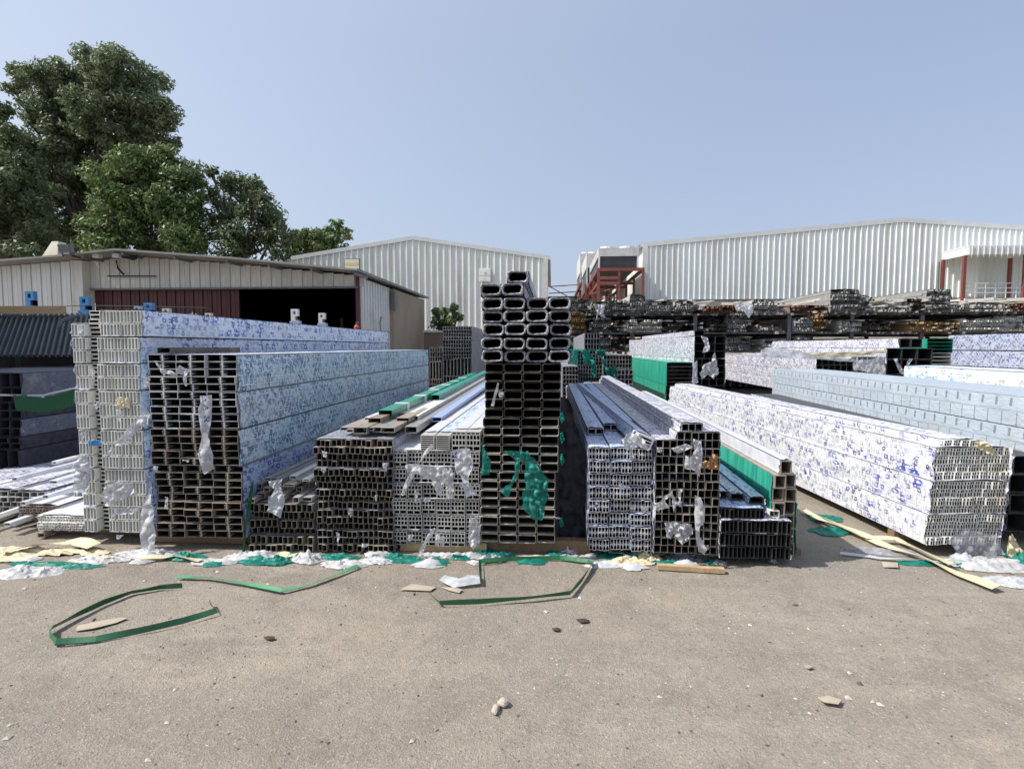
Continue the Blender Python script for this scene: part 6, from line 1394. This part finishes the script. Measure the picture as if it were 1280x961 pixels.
for k in range(46):
    ua, ub, va, vb = rl2.choice([(98, 186, 410, 670), (98, 186, 410, 670), (195, 296, 450, 680), (400, 488, 556, 685), (494, 596, 570, 680), (494, 596, 570, 680), (604, 700, 360, 680), (740, 815, 565, 690), (822, 894, 560, 690), (905, 980, 650, 695)])
    u0_ = rl2.uniform(ua, ub); v0_ = rl2.uniform(va, vb); w_ = rl2.uniform(4, 11); h_ = rl2.uniform(5, 17)*rl2.choice([1, 1, .5])
    pts_ = [(u0_-w_*rl2.uniform(.3, .6), v0_-h_*.5), (u0_+w_*rl2.uniform(.2, .6), v0_-h_*rl2.uniform(.3, .6)), (u0_+w_*rl2.uniform(.1, .5), v0_+h_*.1), (u0_+w_*rl2.uniform(-.1, .3), v0_+h_*.55), (u0_-w_*rl2.uniform(.1, .5), v0_+h_*rl2.uniform(.1, .4))]
    patch('film_wisp', 'small torn wisp of wrapping film clinging to the stack fronts', 'film', pts_, 4.1, rl2.choice(['scrap_white', 'scrap_white', 'scrap_clear', 'scrap_print']), .02, 400+k, 'film wisps on the stack fronts', dens=4)
# small things on the dust
def flat(name, label, cat, pts, mat, h=.006, lift=.004, seed=0):
    g = [G(*p) for p in pts]; c = sum(g, Vector())/len(g); n_ = len(g); rr_ = random.Random(seed)
    vs = [(p.x-c.x, p.y-c.y, rr_.uniform(0, h)) for p in g]; vs += [(x, y, z+.003) for x, y, z in vs]
    vs += [(0, 0, h*1.2), (0, 0, h*1.2+.003)]
    fs = [(i, (i+1) % n_, n_+(i+1) % n_, n_+i) for i in range(n_)]+[(n_+i, n_+(i+1) % n_, 2*n_+1) for i in range(n_)]+[((i+1) % n_, i, 2*n_) for i in range(n_)]
    me = bpy.data.meshes.new(name); me.from_pydata(vs, [], fs); me.materials.append(M[mat])
    o = ob(name, me, None, (c.x, c.y, max(0, gheight(c.x, c.y))+lift)); tag(o, label, cat); return o
flat('cardboard', 'torn cardboard strip inside the leftmost strap loop', 'cardboard', [(95, 790), (97, 784), (120, 779), (150, 773), (160, 774), (145, 780), (118, 787)], 'cardboard', seed=1)
flat('label_sheet', 'white printed label sheet lying before the tower', 'paper', [(549, 728), (556, 722), (574, 724), (584, 720), (600, 722), (601, 732), (585, 734), (568, 736), (555, 731)], 'scrap_print', .015, seed=2)
flat('cardboard', 'brown cardboard flake left of the printed label', 'cardboard', [(500, 738), (515, 731), (545, 735), (538, 740)], 'cardboard', seed=3)
flat('cardboard', 'brown cardboard flake below the printed label', 'cardboard', [(552, 735), (568, 735), (578, 738), (574, 742), (562, 739)], 'cardboard', seed=4)
flat('paper_chip', 'bent pale scrap beyond the yard centre right', 'scrap', [(1022, 874), (1035, 872), (1052, 877), (1048, 883), (1030, 880)], 'cardboard', seed=5)
flat('grey_flake', 'grey flat flake on the dust right of centre', 'flake', [(1005, 834), (1011, 832), (1017, 835), (1011, 837)], 'grit_a', .002, seed=6)
flat('stain', 'dark brown dropping before the wide brown stack', 'dropping', [(329, 798), (335, 796), (343, 797), (344, 800), (336, 801)], 'stain', .004, seed=7)
flat('stain', 'dark brown dropping before the tower, smaller left one', 'dropping', [(690, 787), (696, 786), (701, 787), (698, 790), (692, 789)], 'stain', .004, seed=8)
flat('stain', 'flat brown smear right of the dropping before the tower', 'dropping', [(720, 775), (730, 774), (737, 776), (734, 779), (726, 779)], 'stain', .004, .003, seed=9)
flat('board_chip', 'small cream block beyond the right cream strips', 'chip', [(1102, 704), (1122, 705), (1123, 711), (1104, 710)], 'cardboard', .012, seed=10)
e = empty('stone', G(625, 884)); tag(e, 'pale two-lobed stone lying alone in the foreground', 'stone')
def rock(par, c, r, sq, seed):
    bm = bmesh.new(); bmesh.ops.create_icosphere(bm, subdivisions=3, radius=1)
    for v in bm.verts:
        p = v.co.copy(); k = 1+.28*mnoise.noise(p*1.2+Vector((seed, 0, 0)))+.1*mnoise.noise(p*4+Vector((seed, 3, 0))); v.co = Vector((p.x*r*sq[0], p.y*r*sq[1], p.z*r*sq[2]))*k+Vector(c)
    me = bpy.data.meshes.new('lobe'); bm.to_mesh(me); bm.free(); me.materials.append(M['stone']); return ob('lobe', me, par)
rock(e, (.012, .02, .012), .024, (1, .9, .8), 2); rock(e, (-.018, -.022, .008), .022, (.7, 1.5, .5), 5)
